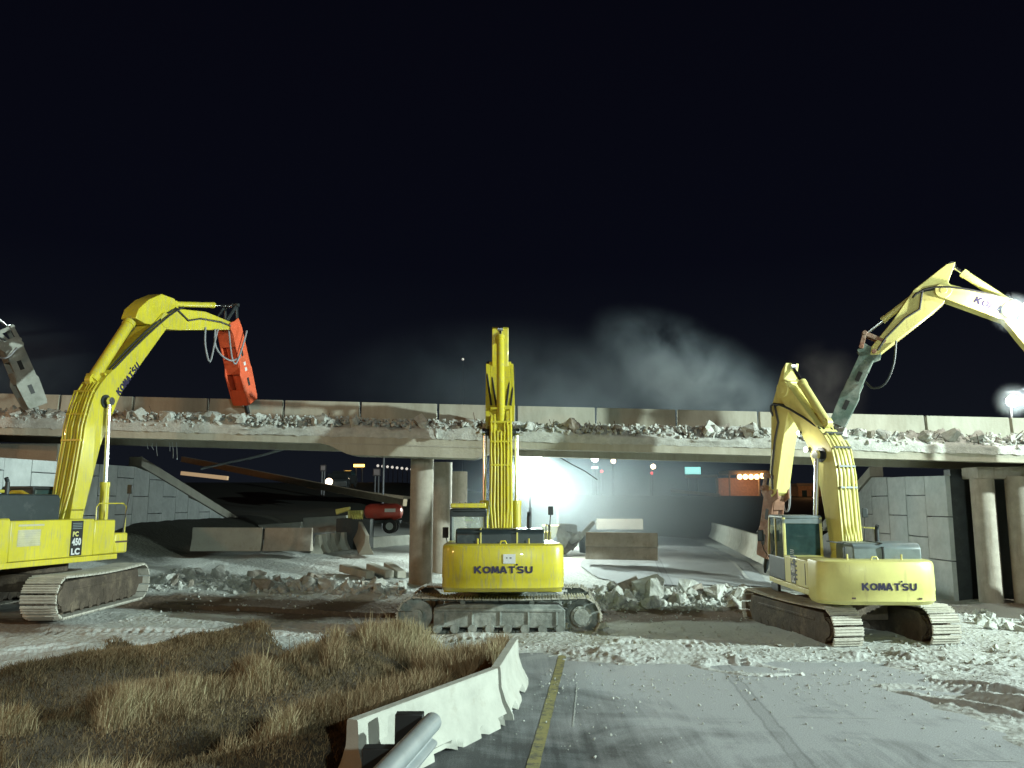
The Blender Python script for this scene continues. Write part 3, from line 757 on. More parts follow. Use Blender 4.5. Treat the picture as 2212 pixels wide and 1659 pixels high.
for k in range(900):           # grit thrown on the carriageway, thinning towards the camera
    y = 17.4 - abs(rnd.gauss(0, 2.2)); X = rnd.uniform(-.9, 8.2); s = rnd.choice((.012, .016, .02, .03, .045))
    if y > 8 and X > edge_x(y)+.8: pts.append((X, y, max(0, gz(X, y))+s*.3, s))
for k in range(160):
    X = rnd.uniform(4.5, 14); y = rnd.uniform(16.4, 20); s = rnd.uniform(.06, .15); pts.append((X, y, gz(X, y)+s*.1, s))
for k in range(200):
    X = rnd.uniform(12.5, 20); y = rnd.uniform(21, 25); s = rnd.uniform(.08, .35); pts.append((X, y, gz(X, y)+s*.1, s))
rubble_field("rubble", pts, "small broken concrete crumbs scattered over the worked ground and along the rubble rows")
pts = []
for k in range(4200):
    X = rnd.uniform(-24, 22); t = abs(rnd.gauss(0, .55)); s = rnd.uniform(.04, .17)
    zt = bZ(X) + .50 + .30*min(1, t*2) + rnd.uniform(-.05, .16)
    pts.append((X, bY(X, t*1.1-.02), zt, s))
rubble_field("rubble", pts, "loose broken concrete lying along the ragged edge of the bridge deck")
random.seed(33)
EG = "on the broken bridge deck edge"
for k in range(190):
    X = random.uniform(-18.5, 17.5); s = random.choice((.16, .2, .24, .3, .36, .42)) * (1.0 if X < 2 else 1.1)
    oc = chunk(X, bY(X, random.uniform(0, .8)), bZ(X)+.70+s*.22, s, words(s, k % 8 == 0)+EG+(" left of the middle boom" if X < -.4 else " right of the middle boom"), "concrete lumps along the bridge deck edge", dirty=k % 8 == 0); oc.scale.z *= 1.35; oc.rotation_euler[0] *= .6
p = at(941, 936, 26.95); o = chunk(p.x, p.y, p.z, .36, "pale concrete lump hanging from the bridge face left of the middle boom", "x"); o.scale = (.17, .16, .5); o.rotation_euler = (0, -.25, .2); del o["group"]

# ------------------------------------------------------------------ retaining walls (modular panels)
def retaining(name, x, y0, y1, top, cut_y, cut_end, cut_z, sgn, label):
    root = tag(empty(name, (x, y0, tz(x, y0))), label, "retaining wall")
    inv = Matrix.Translation((-x, -y0, -tz(x, y0)))
    pw, ph = 1.5, 1.5
    def topz(y):
        t = top(y)
        if y > cut_y: t = min(t, top(cut_y) + (y-cut_y)/(cut_end-cut_y)*(cut_z-top(cut_y)))
        return t
    mb = MB(); col = 0; y = y0; g = .018
    while y < y1 - .01:
        ya, yb = y+g, min(y+pw, y1)-g
        z = -1.6 + (ph/2 if col % 2 else 0)
        while z < 7:
            za, zb = z+g, z+ph-g
            ta, tb = topz(ya)-.0, topz(yb)-.0
            if za < max(ta, tb) - .05:
                a, b = min(zb, ta), min(zb, tb)
                if a <= za: a = za+.01
                if b <= za: b = za+.01
                pr = sgn*.0 + .006*math.sin(col*7.3+z*5)
                mb.prism([(ya, za), (yb, za), (yb, b), (ya, a)], lambda p, q, w: Vector((x+sgn*w, p, q)), .0, .16+pr)
            z += ph
        y += pw; col += 1
    o = mb.build("wall_panel", M['panel'], None, .012, segs=1); o.parent = root; o.matrix_parent_inverse = inv
    mb = MB(); mb.prism([(y0, -1.8), (y1, -1.8), (y1, topz(y1)-.3), (cut_y, topz(cut_y)-.05), (y0, topz(y0)-.05)], lambda p, q, w: Vector((x+sgn*w, p, q)), -.5, .0)
    o = mb.build("wall_backing", M['dark'], None); o.parent = root; o.matrix_parent_inverse = inv
    mb = MB()
    # coping: sloping band standing proud, over a recessed dark line
    L0 = [(cut_y-.2, topz(cut_y)+.03), (cut_end, topz(cut_end)+.03), (cut_end, topz(cut_end)+.46), (cut_y-.2, topz(cut_y)+.44)]
    mb.prism(L0, lambda p, q, w: Vector((x+sgn*w, p, q)), -.3, .26)
    o = mb.build("coping", M['conc'], None, .02); o.parent = root; o.matrix_parent_inverse = inv
    return root
retaining("retaining_wall", -16.2, 18.5, 49, lambda y: 4.72 + .012*(y-20), 35.6, 49.0, 1.95, 1, "grey panelled retaining wall with a sloping coping, left of the road under the bridge")
retaining("retaining_wall", 15.2, 28.6, 46, lambda y: 4.30 + .02*(y-28), 34.6, 40.0, 2.0, -1, "grey panelled retaining wall behind the right excavator, ending at a vertical corner")
mb = MB(); mb.b2((15.3, 28.75, -.4), (25, 29.2, 4.55))  # near-black material stands in for the deep shade here
tag(mb.build("abutment_wall", M['dark'], None, .02), "abutment wall coloured dark for the shade behind the round columns at the right", "wall")
mb = MB(); mb.b2((-24, 29.6, 1), (-16.4, 32, 5.5)); tag(mb.build("abutment_wall", M['conc'], None, .02), "low concrete abutment seat above the left retaining wall under the deck", "wall")

# ------------------------------------------------------------------ lettering
def lettering(text, org, xd, yd, w, h, m, parent, bold=.035, name="lettering", depth=.004):
    cu = bpy.data.curves.new(name, 'FONT'); cu.body = text; cu.size = 1; cu.offset = bold; cu.extrude = .02; cu.space_character = 1.08
    t = bpy.data.objects.new(name, cu); COL.objects.link(t)
    dg = bpy.context.evaluated_depsgraph_get(); dg.update()
    me = bpy.data.meshes.new_from_object(t.evaluated_get(dg))
    bpy.data.objects.remove(t); bpy.data.curves.remove(cu)
    n = len(me.vertices); co = np.zeros(n*3); me.vertices.foreach_get("co", co); co = co.reshape(-1, 3)
    lo, hi = co.min(0), co.max(0)
    xd, yd = np.array(Vector(xd).normalized()), np.array(Vector(yd).normalized()); nd = np.cross(xd, yd)
    u = (co[:, 0]-(lo[0]+hi[0])/2)/(hi[0]-lo[0])*w; v = (co[:, 1]-(lo[1]+hi[1])/2)/(hi[1]-lo[1])*h; d = (co[:, 2] > 0)*depth
    out = np.array(org)[None] + u[:, None]*xd + v[:, None]*yd + d[:, None]*nd
    me.vertices.foreach_set("co", out.ravel()); me.update()
    me.materials.clear(); me.materials.append(m); me.name = name
    o = bpy.data.objects.new(name, me); COL.objects.link(o); o.parent = parent
    return o
GLYPH = {   # bold slab strokes in a unit cell (x0, y0, x1, y1), drawn 0.24 wide
 'K': [(.12, 0, .12, 1), (.20, .48, .82, 1), (.34, .58, .86, 0)], 'M': [(.10, 0, .22, 1), (.22, 1, .50, .12), (.50, .12, .78, 1), (.78, 1, .90, 0)],
 'A': [(.08, 0, .50, 1), (.50, 1, .92, 0), (.28, .28, .72, .28)], 'T': [(.04, .89, .96, .89), (.50, 0, .50, .9)],
 'U': [(.12, 1, .12, .3), (.12, .34, .30, .11), (.28, .11, .72, .11), (.70, .11, .88, .34), (.88, .3, .88, 1)],
 'S': [(.90, .82, .70, .89), (.74, .89, .30, .89), (.32, .89, .12, .74), (.12, .78, .14, .62), (.14, .64, .34, .54), (.30, .54, .70, .48), (.68, .48, .88, .34), (.88, .38, .86, .22), (.86, .24, .68, .11), (.72, .11, .26, .11), (.30, .11, .08, .20)],
 'O': [(.5+.39*math.cos(math.pi/6*k), .5+.40*math.sin(math.pi/6*k), .5+.39*math.cos(math.pi/6*(k+1.12)), .5+.40*math.sin(math.pi/6*(k+1.12))) for k in range(12)]}
def komatsu(org, xd, yd, w, h, m, parent):
    xd, yd = Vector(xd).normalized(), Vector(yd).normalized(); nd = xd.cross(yd); org = Vector(org)
    o = None; n = 7; cw_ = w/n; lay = 0
    mb = MB()
    for k, ch in enumerate("KOMATSU"):
        x0 = -w/2 + k*cw_ + cw_*.07; gw = cw_*.86*(1.12 if ch in "MO" else 1.10 if ch == "K" else .98)
        for (a, b_, c_, d_) in GLYPH[ch]:
            p, q = Vector((x0+a*gw, (b_-.5)*h)), Vector((x0+c_*gw, (d_-.5)*h)); t = q-p; L_ = t.length; t.normalize(); s_ = Vector((-t.y, t.x))
            hw2 = h*(.115 if abs(t.y) < .5 else .15); lay = (lay+1) % 5; z = .002+lay*.0006
            vs = [org + xd*(v.x) + yd*(v.y) + nd*z for v in (p-s_*hw2, q-s_*hw2, q+s_*hw2, p+s_*hw2)]
            mb.add(vs, [(0, 1, 2, 3)])
    o = mb.build("lettering", m, parent, smooth=False)
    mb = MB(); c = org + xd*(w*.225) + yd*(h*.72) + nd*.004
    mb.box(c, (h*.26, h*.24, .004), (xd, yd, nd)); mb.build("lettering_tick", m, o, smooth=False)
    return o

# ------------------------------------------------------------------ excavators
def plane_rz(u, v, C, h):      # (forward, height) of pixel (u, v) on the machine's boom plane
    d = ray(u, v); n = Vector((-math.sin(h), math.cos(h), 0)); o = Vector((0, 0, CAMZ))
    t = (Vector(C)-o).dot(n)/d.dot(n); p = o + d*t - Vector(C)
    return (p.x*math.cos(h)+p.y*math.sin(h), p.z)

def track(root, ua, side, P):
    yc = side*P.get('gauge', 2.6)/2; Lc = P.get('tl', 4.15); rr = .42; w = P.get('shoe', .75); zc = .50
    # loop centre line
    pts = []; n = 50; per = 2*Lc + 2*math.pi*rr
    def loop(s):
        s = s % per
        if s < Lc: return (-Lc/2+s, zc+rr - .03*math.sin(math.pi*s/Lc)*1.6), (1, 0)
        s -= Lc
        if s < math.pi*rr: a = math.pi/2 - s/rr; return (Lc/2+rr*math.cos(a), zc+rr*math.sin(a)), (math.sin(a), -math.cos(a))
        s -= math.pi*rr
        if s < Lc: return (Lc/2-s, zc-rr), (-1, 0)
        s -= Lc; a = -math.pi/2 - s/rr; return (-Lc/2+rr*math.cos(a), zc+rr*math.sin(a)), (math.sin(a), -math.cos(a))
    mb = MB(); mb.mi = 0; pitch = per/n
    for i in range(n):
        (x, z), (tx, tz_) = loop(i*pitch)
        T = Vector((tx, 0, tz_)); Nn = Vector((-tz_, 0, tx)); Y = Vector((0, 1, 0))
        c = Vector((x, yc, z)) + Nn*.055
        mb.mi = 0
        mb.box(c, (pitch*.93, w, .035), (T, Y, Nn))
        for q in (-.30, .02, .33): mb.box(c + T*(pitch*q) + Nn*.034, (.022, w*.99, .036), (T, Y, Nn))
        mb.mi = 1
        mb.box(Vector((x, yc, z)) + Nn*.0, (pitch*.86, w*.22, .075), (T, Y, Nn))
    tr = mb.build("track", [P['shoe_mat'], P['frame_mat']], root, .0, smooth=False)
    tr.rotation_euler = (0, 0, ua)
    mb = MB()                  # frame between the wheels
    mb.prism([(-Lc/2+.42, .22), (Lc/2-.45, .22), (Lc/2-.45, .70), (Lc/2-.9, .80), (-Lc/2+.6, .80), (-Lc/2+.42, .66)], lambda a, b, q: Vector((a, q, b)), yc-.27, yc+.27)
    if P.get('mud'): mb.prism([(-Lc/2+.1, .13), (Lc/2-.1, .13), (Lc/2+.12, .45), (Lc/2-.05, .86), (-Lc/2+.1, .86), (-Lc/2-.12, .5)], lambda a, b, q: Vector((a, q, b)), yc-.30, yc+.30)
    mb.b2((-Lc/2+.5, yc-.31, .62), (Lc/2-.5, yc+.31, .70))
    for k in range(5): mb.b2((-Lc/2+.62+k*.72, yc-.30, .28), (-Lc/2+.68+k*.72, yc+.30, .64))
    mb.b2((-.5, yc-.2, .5), (.5, yc-side*1.0, .95))
    mb.build("track_frame", P['frame_mat'], tr, .02)
    for k in range(8):
        x = -Lc/2+.55+k*(Lc-1.1)/7; mb = MB(); mb.cyl((x, yc-.31, .19), (x, yc+.31, .19), .115, n=12); mb.build("track_roller", P['frame_mat'], tr)
    for x in (-Lc*.2, Lc*.22): mb = MB(); mb.cyl((x, yc-.2, .84), (x, yc+.2, .84), .07, n=12); mb.build("carrier_roller", P['frame_mat'], tr)
    for nm, x in (("sprocket", P.get('spk', 1)*Lc/2), ("idler", -P.get('spk', 1)*Lc/2)):
        mb = MB(); mb.cyl((x, yc-.08, zc), (x, yc+.08, zc), rr-.03, n=28)
        if nm == "sprocket":
            mb.cyl((x, yc-.27, zc), (x, yc+.27, zc), .27, n=24); mb.cyl((x, yc-.31, zc), (x, yc+.31, zc), .20, n=20)
            for k in range(10):
                a = k*math.pi/5
                for sg in (-1, 1): mb.cyl((x+.235*math.cos(a), yc+sg*.27, zc+.235*math.sin(a)), (x+.235*math.cos(a), yc+sg*.295, zc+.235*math.sin(a)), .018, n=6)
            for k in range(18):
                a = k*math.pi/9; mb.box((x+(rr)*math.cos(a), yc, zc+rr*math.sin(a)), (.06, .1, .08))
        else:
            mb.cyl((x, yc-.20, zc), (x, yc+.20, zc), .16, n=20); mb.b2((x-.05, yc-.24, zc-.1), (x+.45, yc+.24, zc+.1))
        mb.build(nm, P['frame_mat'], tr)
    return tr

def ram(root, name, p0, p1, frac, y, rb, rr, m):
    p0 = Vector((p0[0], y, p0[1])); p1 = Vector((p1[0], y, p1[1])); d = p1-p0; q = p0 + d*frac
    mb = MB(); mb.cyl(p0, q, rb, n=18); mb.cyl(q - d.normalized()*.12, q+d.normalized()*.02, rb*1.13, n=18); mb.cyl(p0-Vector((0, .09, 0)), p0+Vector((0, .09, 0)), rb*1.15, n=14)
    b = mb.build(name, m, root)
    mb = MB(); mb.cyl(q, p1, rr, n=14); mb.cyl(p1-Vector((0, .085, 0)), p1+Vector((0, .085, 0)), rb*.95, n=14)
    mb.build("piston_rod", M['chrome'], b)
    return b

def beam_profile(ctr, th):
    """outline (lower side forward, upper side back) around a centre line with half depths"""
    up, lo = [], []
    n = len(ctr)
    for i, (p, t) in enumerate(zip(ctr, th)):
        a, b = ctr[max(0, i-1)], ctr[min(n-1, i+1)]
        dx, dz = b[0]-a[0], b[1]-a[1]; L_ = math.hypot(dx, dz); nx, nz = -dz/L_, dx/L_
        up.append((p[0]+nx*t, p[1]+nz*t)); lo.append((p[0]-nx*t, p[1]-nz*t))
    return up, lo
J_RND = [.66, .26]
def boom_line(F_, K, T):
    def lp(a, b, t): return (a[0]+(b[0]-a[0])*t, a[1]+(b[1]-a[1])*t)
    A, B = lp(F_, K, J_RND[0]), lp(K, T, J_RND[1]); pts = [F_, lp(F_, A, .5), A]
    for k in range(1, 7):
        t = k/7; pts.append(lp(lp(A, K, t), lp(K, B, t), t))
    pts += [B, lp(B, T, .5), T]
    return pts

def excavator(C, hd, uh, P, J, label, name="excavator"):
    root = tag(empty(name, C, R(hd)), label, "excavator", None)
    Y = P['paint']; ua = R(uh-hd); ext = lambda a, b, w: Vector((a, w, b))
    for s in (1, -1): track(root, ua, s, P)
    mb = MB(); mb.cyl((0, 0, .95), (0, 0, 1.22), .78, n=32); mb.b2((-1.0, -.75, .52), (1.0, .75, .95)); mb.b2((-.5, -1.1, .55), (.5, 1.1, .85))
    o = mb.build("carbody", P['frame_mat'], root, .02); o.rotation_euler = (0, 0, ua)
    hw = P.get('hw', 1.47); rear = P.get('rear', 3.45)
    # revolving frame
    mb = MB(); mb.b2((-rear+.75, -hw+.02, 1.22), (1.35, hw-.02, 1.36)); mb.b2((-.2, -.48, 1.22), (1.75, .48, 1.55))
    mb.b2((.4, hw-1.1, 1.22), (1.95, hw-.06, 1.36))
    mb.build("revolving_frame", Y, root, .015)
    # counterweight: rounded plan, chamfered bottom
    ct, cb = P.get('cw_top', 2.40), P.get('cw_bot', 1.30)
    pl = []
    xr = -rear
    for (cx, cy, a0, a1) in ((xr+.42, -hw+.40, 180, 270), (xr+1.0, -hw, 270, 271)): pass
    arc = lambda cx, cy, r, a0, a1, n: [(cx+r*math.cos(R(a0+(a1-a0)*i/n)), cy+r*math.sin(R(a0+(a1-a0)*i/n))) for i in range(n+1)]
    plan = arc(xr+.36+.10, -hw+.36, .36, 270, 190, 7) + [(xr, -.86), (xr, 0), (xr, .86)] + arc(xr+.36+.10, hw-.36, .36, 170, 90, 7) + [(xr+1.0, hw), (xr+1.0, -hw)]
    rings = []
    for z, sh in ((cb, .10), (cb+.09, .0), (cb+.30, .0), (cb+.32, -.012), (ct-.10, -.0), (ct-.03, .03), (ct, .10)):
        rings.append([(p[0]+ (sh if p[0] < xr+.9 else 0), p[1]*(1-sh/hw*.55), z) for p in plan])
    n = len(plan); mb = MB(); vs = [p for r in rings for p in r]; fs = [tuple(range(n-1, -1, -1)), tuple(range((len(rings)-1)*n, len(rings)*n))]
    for i in range(len(rings)-1):
        for j in range(n): fs.append((i*n+j, i*n+(j+1) % n, (i+1)*n+(j+1) % n, (i+1)*n+j))
    mb.add(vs, fs); cw = mb.build("counterweight", Y, root)
    komatsu((xr-.0165, -P.get('txt_off', .0), cb+(ct-cb)*P.get('txt_z', .45)), (0, -1, 0), (0, 0, 1), P.get('txt_w', 1.42), .165, M['letter'], cw)
    if P.get('sheet'):
        mb = MB(); mb.box((xr-.017, -.14, cb+(ct-cb)*.70), (.006, .29, .22)); ps = mb.build("paper_sheet", M['white'], cw, smooth=False)
        mb = MB(); mb.box((xr-.022, -.08, cb+(ct-cb)*.72), (.004, .03, .025)); mb.box((xr-.022, -.17, cb+(ct-cb)*.72), (.004, .045, .025)); mb.build("printed_mark", M['black'], ps, smooth=False)
    mb = MB()
    for s in (-.62, .62): mb.cyl((xr+.35, s, ct-.02), (xr+.35, s, ct+.13), .022, n=8)
    mb.tube([(xr+.35, -.08, ct), (xr+.35, -.05, ct+.07), (xr+.35, .05, ct+.07), (xr+.35, .08, ct)], .02, 6)
    mb.build("lifting_eye", Y, cw)
    if P.get('hatch'):
        mb = MB(); mb.b2((xr-.012, hw-.75, cb+.14), (xr-.006, hw-.66, cb+.18)); mb.b2((xr-.012, -hw+.55, cb+.14), (xr-.006, -hw+.47, cb+.18)); mb.build("bolt_cover", M['rebar'], cw, smooth=False)
    # engine hood
    hm = P['hood']; ht = P.get('hood_top', 2.82)
    mb = MB(); x0, x1 = xr+.72, xr+P.get('hood_len', 1.95); yl, yr = P.get('hood_y', (hw-.35, -hw+.5))
    mb.prism([(x0, ct-.15), (x0+.02, ht-.10), (x0+.14, ht), (x1-.10, ht), (x1, ht-.1), (x1, ct-.15)], ext, yr, yl)
    hd_ = mb.build("engine_hood", hm, root, .035)
    mb = MB()
    for s in (-.35, .55): mb.b2((x0-.03, s-.02, ct-.05), (x0+.06, s+.02, ht-.08)); mb.b2((x0+.05, s-.02, ht-.02), (x1, s+.02, ht+.014))
    mb.build("hood_strap", P['strap'], hd_, .004)
    mb = MB(); mb.cyl((x0+.9, -hw+.78, ht-.05), (x0+.9, -hw+.78, ht+.30), .055, n=12); mb.cyl((x0+.9, -hw+.78, ht+.30), (x0+.84, -hw+.78, ht+.40), .05, n=12); mb.build("exhaust_pipe", M['dark'], hd_)
    # side housings
    mb = MB(); mb.b2((xr+1.02, -hw, 1.37), (.35, -hw+.85, ct-.06)); rh = mb.build("pump_housing", Y, root, .03)
    mb = MB(); mb.b2((xr+1.25, -hw-.006, 1.72), (xr+1.95, -hw+.01, 2.12)); 
    for k in range(7): mb.b2((xr+1.27, -hw-.014, 1.75+k*.053), (xr+1.93, -hw-.004, 1.775+k*.053))
    mb.b2((xr+1.25, -hw-.006, ct-.2), (xr+2.05, -hw+.01, ct-.15))
    mb.build("vent_grille", P.get('grille', M['yellow_worn']), rh, .004)
    mb = MB(); mb.b2((.36, -hw, 1.37), (1.18, -hw+.75, ct-.10)); mb.build("fuel_tank", Y, root, .04)
    mb = MB(); mb.b2((1.19, -hw, 1.37), (1.72, -hw+.70, 1.93)); tb = mb.build("tool_box", Y, root, .05)
    mb = MB(); mb.b2((1.22, -hw-.008, 1.66), (1.70, -hw+.01, 1.71)); mb.build("handle", M['rebar'], tb, .003)
    mb = MB(); mb.b2((xr+1.02, hw-.85, 1.37), (.05, hw, ct-.06)); lh = mb.build("radiator_housing", Y, root, .03)
    mb = MB()
    for k in range(6): mb.b2((xr+1.9, hw-.01, 1.50+k*.11), (xr+2.45, hw+.008, 1.545+k*.11))
    mb.b2((xr+1.2, hw-.01, 1.45), (xr+1.24, hw+.008, ct-.15)); mb.build("vent_grille", M['dark'], lh, .004)
    mb = MB(); mb.b2((.9, hw-.10, 1.02), (1.6, hw-.02, 1.22)); mb.build("step", M['dark'], root, .01)
    # model number panel on both flanks
    for s in (-1, 1):
        x0p = -.28 if s < 0 else -.75
        mb = MB(); mb.b2((x0p-.21, s*(hw+.002), 1.40), (x0p+.21, s*(hw+.009), ct-.10)); bp = mb.build("number_panel", M['black'], rh if s < 0 else lh, smooth=False)
        xd = (1, 0, 0) if s < 0 else (-1, 0, 0)
        lettering("PC", (x0p-.05*(-s), s*(hw+.011), 1.96), xd, (0, 0, 1), .20, .13, M['yellow_faded'], bp, .04)
        lettering("450", (x0p, s*(hw+.011), 1.76), xd, (0, 0, 1), .32, .19, M['white'], bp, .04)
        lettering("LC", (x0p-.02, s*(hw+.011), 1.51), xd, (0, 0, 1), .30, .17, M['white'], bp, .05)
        mb = MB()
        for k in range(4): mb.b2((x0p-.17, s*(hw+.010), 2.09+k*.045), (x0p+.17, s*(hw+.012), 2.108+k*.045))
        mb.build("panel_stripe", M['hood_grey'], bp, smooth=False)
    # cab
    cx0, cx1, cy0, cy1, cz0, cz1 = .12, 1.88, hw-1.06, hw-.02, 1.37, P.get('cab_top', 3.22)
    cm = P['cab']; pm = P.get('pillar', cm)
    mb = MB(); mb.b2((cx0, cy0, cz0), (cx1-.12, cy1, cz0+.62))
    mb.prism([(cx1-.12, cz0), (cx1, cz0+.1), (cx1-.02, cz0+.7), (cx1-.10, cz0+.72)], ext, cy0, cy0+.06)
    cab = mb.build("cab", cm, root, .04)
    mb = MB(); mb.b2((cx0, cy0, cz1-.10), (cx1-.25, cy1, cz1)); mb.build("cab_roof", P.get('roof_m', cm), cab, .04)
    for (x, y) in ((cx0+.035, cy0+.035), (cx0+.035, cy1-.035), (cx0+.85, cy0+.03), (cx0+.85, cy1-.03)): mb = MB(); mb.b2((x-.035, y-.035, cz0+.6), (x+.035, y+.035, cz1-.05)); mb.build("cab_pillar", pm, cab, .012)
    for y in (cy0+.03, cy1-.03): mb = MB(); mb.prism([(cx1-.08, cz0+.6), (cx1-.02, cz0+.6), (cx1-.25, cz1-.05), (cx1-.33, cz1-.05)], ext, y-.03, y+.03); mb.build("cab_pillar", pm, cab, .012)
    mb = MB(); mb.b2((cx0, cy0, cz0+.60), (cx0+.07, cy1, cz0+.68)); mb.build("window_sill", pm, cab, .012)
    mb = MB(); mb.b2((cx0, cy0, cz1-.22), (cx0+.07, cy1, cz1-.09)); mb.build("window_header", P.get('roof_m', pm), cab, .012)
    if P.get('roof_guard'):
        mb = MB(); mb.b2((cx0-.02, cy0+.02, cz1+.02), (cx1-.2, cy1-.02, cz1+.15)); rg = mb.build("roof_guard", Y, cab, .03)
        for k in range(6): mb = MB(); mb.cyl((cx0+.1, cy0+.12+k*.16, cz1+.12), (cx0+.1, cy0+.12+k*.16, cz1+.19), .03, n=8); mb.build("guard_bolt", M['chrome'], rg)
    gl = M['glass'] if not P.get('clear') else M['clear_glass']
    for nm, lo, hi in (("rear_window", (cx0+.02, cy0+.07, cz0+.68), (cx0+.035, cy1-.07, cz1-.22)), ("side_window", (cx0+.07, cy1-.03, cz0+.62), (cx0+.82, cy1-.02, cz1-.10)), ("side_window", (cx0+.88, cy1-.03, cz0+.62), (cx1-.3, cy1-.02, cz1-.10)), ("side_window", (cx0+.07, cy0+.02, cz0+.62), (cx1-.3, cy0+.03, cz1-.10))):
        mb = MB(); mb.b2(lo, hi); mb.build(nm, gl, cab, smooth=False)
    mb = MB(); mb.prism([(cx1-.07, cz0+.62), (cx1-.055, cz0+.62), (cx1-.29, cz1-.06), (cx1-.305, cz1-.06)], ext, cy0+.07, cy1-.07); mb.build("windscreen", gl, cab, smooth=False)
    mb = MB(); mb.b2((cx0+.35, cy0+.26, cz0+.62), (cx0+.80, cy1-.26, cz0+.70)); mb.b2((cx0+.28, cy0+.28, cz0+.66), (cx0+.38, cy1-.28, cz0+1.15)); mb.build("seat", M['black'], cab, .03)
    # handrails and mirror
    mb = MB()
    mb.tube([(1.68, -hw+.1, 1.9), (1.70, -hw+.1, 2.65), (1.55, -hw+.1, 2.75), (.6, -hw+.1, 2.75), (.5, -hw+.1, 2.65), (.5, -hw+.1, 2.28)], .018, 6)
    mb.build("handrail", M['rubber'] if P.get('dark_rail') else Y, root)
    mb = MB(); mb.tube([(1.55, -hw+.06, 1.9), (1.6, -hw+.0, 2.6), (1.62, -hw-.04, 3.05)], .018, 6); ms = mb.build("mirror_arm", M['rubber'], root)
    mb = MB(); mb.box((1.62, -hw-.04, 3.15), (.05, .16, .26)); mb.build("mirror", M['dark'], ms, .02)
    mb = MB(); mb.tube([(1.7, hw-.02, 1.9), (1.78, hw+.10, 2.1), (1.78, hw+.16, 2.35)], .015, 6); ms = mb.build("mirror_arm", M['rubber'], root)
    mb = MB(); mb.box((1.78, hw+.18, 2.5), (.05, .18, .32)); mb.build("mirror", M['dark'], ms, .02)
    if P.get('rail_left'):
        mb = MB(); mb.tube([(-.35, hw-.15, ct-.06), (-.35, hw-.15, 3.0), (-.25, hw-.15, 3.08), (.10, hw-.15, 3.08)], .045, 8); mb.tube([(-.35, .05, ct), (-.35, .05, 2.95), (-.3, .35, 3.05), (-.3, .65, 3.05), (-.35, .8, 2.95), (-.35, .8, ct)], .055, 8); mb.build("guard_rail", Y, root)
    # boom
    before = set(COL.objects)
    bw = P.get('bw', .34); Fp, Kp, Tp = J['foot'], J['knee'], J['tip']
    ctr = boom_line(Fp, Kp, Tp); tk = P.get('bk', .47); n = len(ctr)
    th = [float(np.interp(i/(n-1), [0, .25, .55, .78, 1], [.22, tk*.86, tk, tk*.8, .24])) for i in range(n)]
    up, lo = beam_profile(ctr, th); mb = MB()
    endc = [(Tp[0]+.26*math.cos(a), Tp[1]+.26*math.sin(a)) for a in []]
    mb.prism(up + lo[::-1], ext, -bw, bw)
    mb.cyl((Fp[0], -bw-.05, Fp[1]), (Fp[0], bw+.05, Fp[1]), .24, n=20); mb.cyl((Tp[0], -bw-.03, Tp[1]), (Tp[0], bw+.03, Tp[1]), .25, n=20)
    boom = mb.build("boom", Y, root, .018)
    mb = MB()                  # welded edge plates and pin bosses
    kp = ctr[n//2]
    mb.cyl((kp[0], -bw-.14, kp[1]), (kp[0], bw+.14, kp[1]), .12, n=16); mb.cyl((kp[0], -bw-.04, kp[1]), (kp[0], bw+.04, kp[1]), .20, n=16)
    mb.build("pin_boss", M['dark'], boom)
    if P.get('cheek'):
        mb = MB()
        a, b, c, d = up[-5], up[-1], lo[-1], lo[-5]
        mb.prism([a, b, c, d], ext, bw+.0, bw+.13); mb.prism([up[-3], b, c, lo[-3]], ext, -bw-.10, -bw)
        mb.build("tip_plate", Y, boom, .01)
    # lettering along the boom on both flanks
    if P.get('boom_text', True):
        a, b = ctr[P.get('bt0', -5)], ctr[-2]; c = ((a[0]+b[0])/2, (a[1]+b[1])/2); d = Vector((b[0]-a[0], 0, b[1]-a[1])).normalized()
        lowr = P.get('bt_off', -.06); nn = Vector((-d.z, 0, d.x))
        for s in (-1, 1):
            if s < 0: xd, yd = d, nn
            else: xd, yd = -d, nn
            komatsu(Vector((c[0], s*(bw+.003), c[1])) + nn*lowr, xd, yd, P.get('bt_w', 1.35), P.get('bt_h', .20), M['letter'], boom)
    # hydraulic pipes on the back of the boom
    m_ = P.get('pipe_m', Y)
    cnt = P.get('npipes', 6)
    for k in range(cnt):
        y = -bw*.86 + 2*bw*.86*k/(cnt-1)
        rnd = random.Random(k+int(hd)); stop = n-1-rnd.choice((2, 3, 3, 4, 5))
        path = [(up[0][0]-.12-.1*rnd.random(), y*.6, up[0][1]-.05)] + [(u_[0]+(u_[0]-l_[0])/(2*t_)*(.07+.02*rnd.random()), y+rnd.uniform(-.012, .012), u_[1]+(u_[1]-l_[1])/(2*t_)*(.07+.02*rnd.random())) for u_, l_, t_ in list(zip(up, lo, th))[1:stop]]
        mb = MB(); mb.tube(path, .028 + .006*(k % 2), 8)
        mb.build("hydraulic_pipe", m_, boom)
    for i in (2, 4, 6, 8):      # clamps
        mb = MB(); d = Vector((up[i][0]-lo[i][0], 0, up[i][1]-lo[i][1])).normalized(); c = Vector((up[i][0], 0, up[i][1])) + d*.07
        t = Vector((d.z, 0, -d.x)); mb.box(c, (.06, bw*1.9, .085), (t, Vector((0, 1, 0)), d))
        mb.build("pipe_clamp", P.get('clamp_m', P.get('paint')), boom, .006)
    # boom rams either side
    cf = J.get('ram_foot', (1.35, 1.62)); ct_ = J.get('ram_top', kp)
    for s in (-1, 1): ram(root, "boom_cylinder", cf, ct_, P.get('bram', .45), s*(bw+.15), .125, .065, Y)
    # arm
    Ar, At = J['arm_rear'], J['arm_tip']; aw = bw*.80
    d = Vector((At[0]-Tp[0], At[1]-Tp[1])).normalized(); nn = Vector((-d.y, d.x))
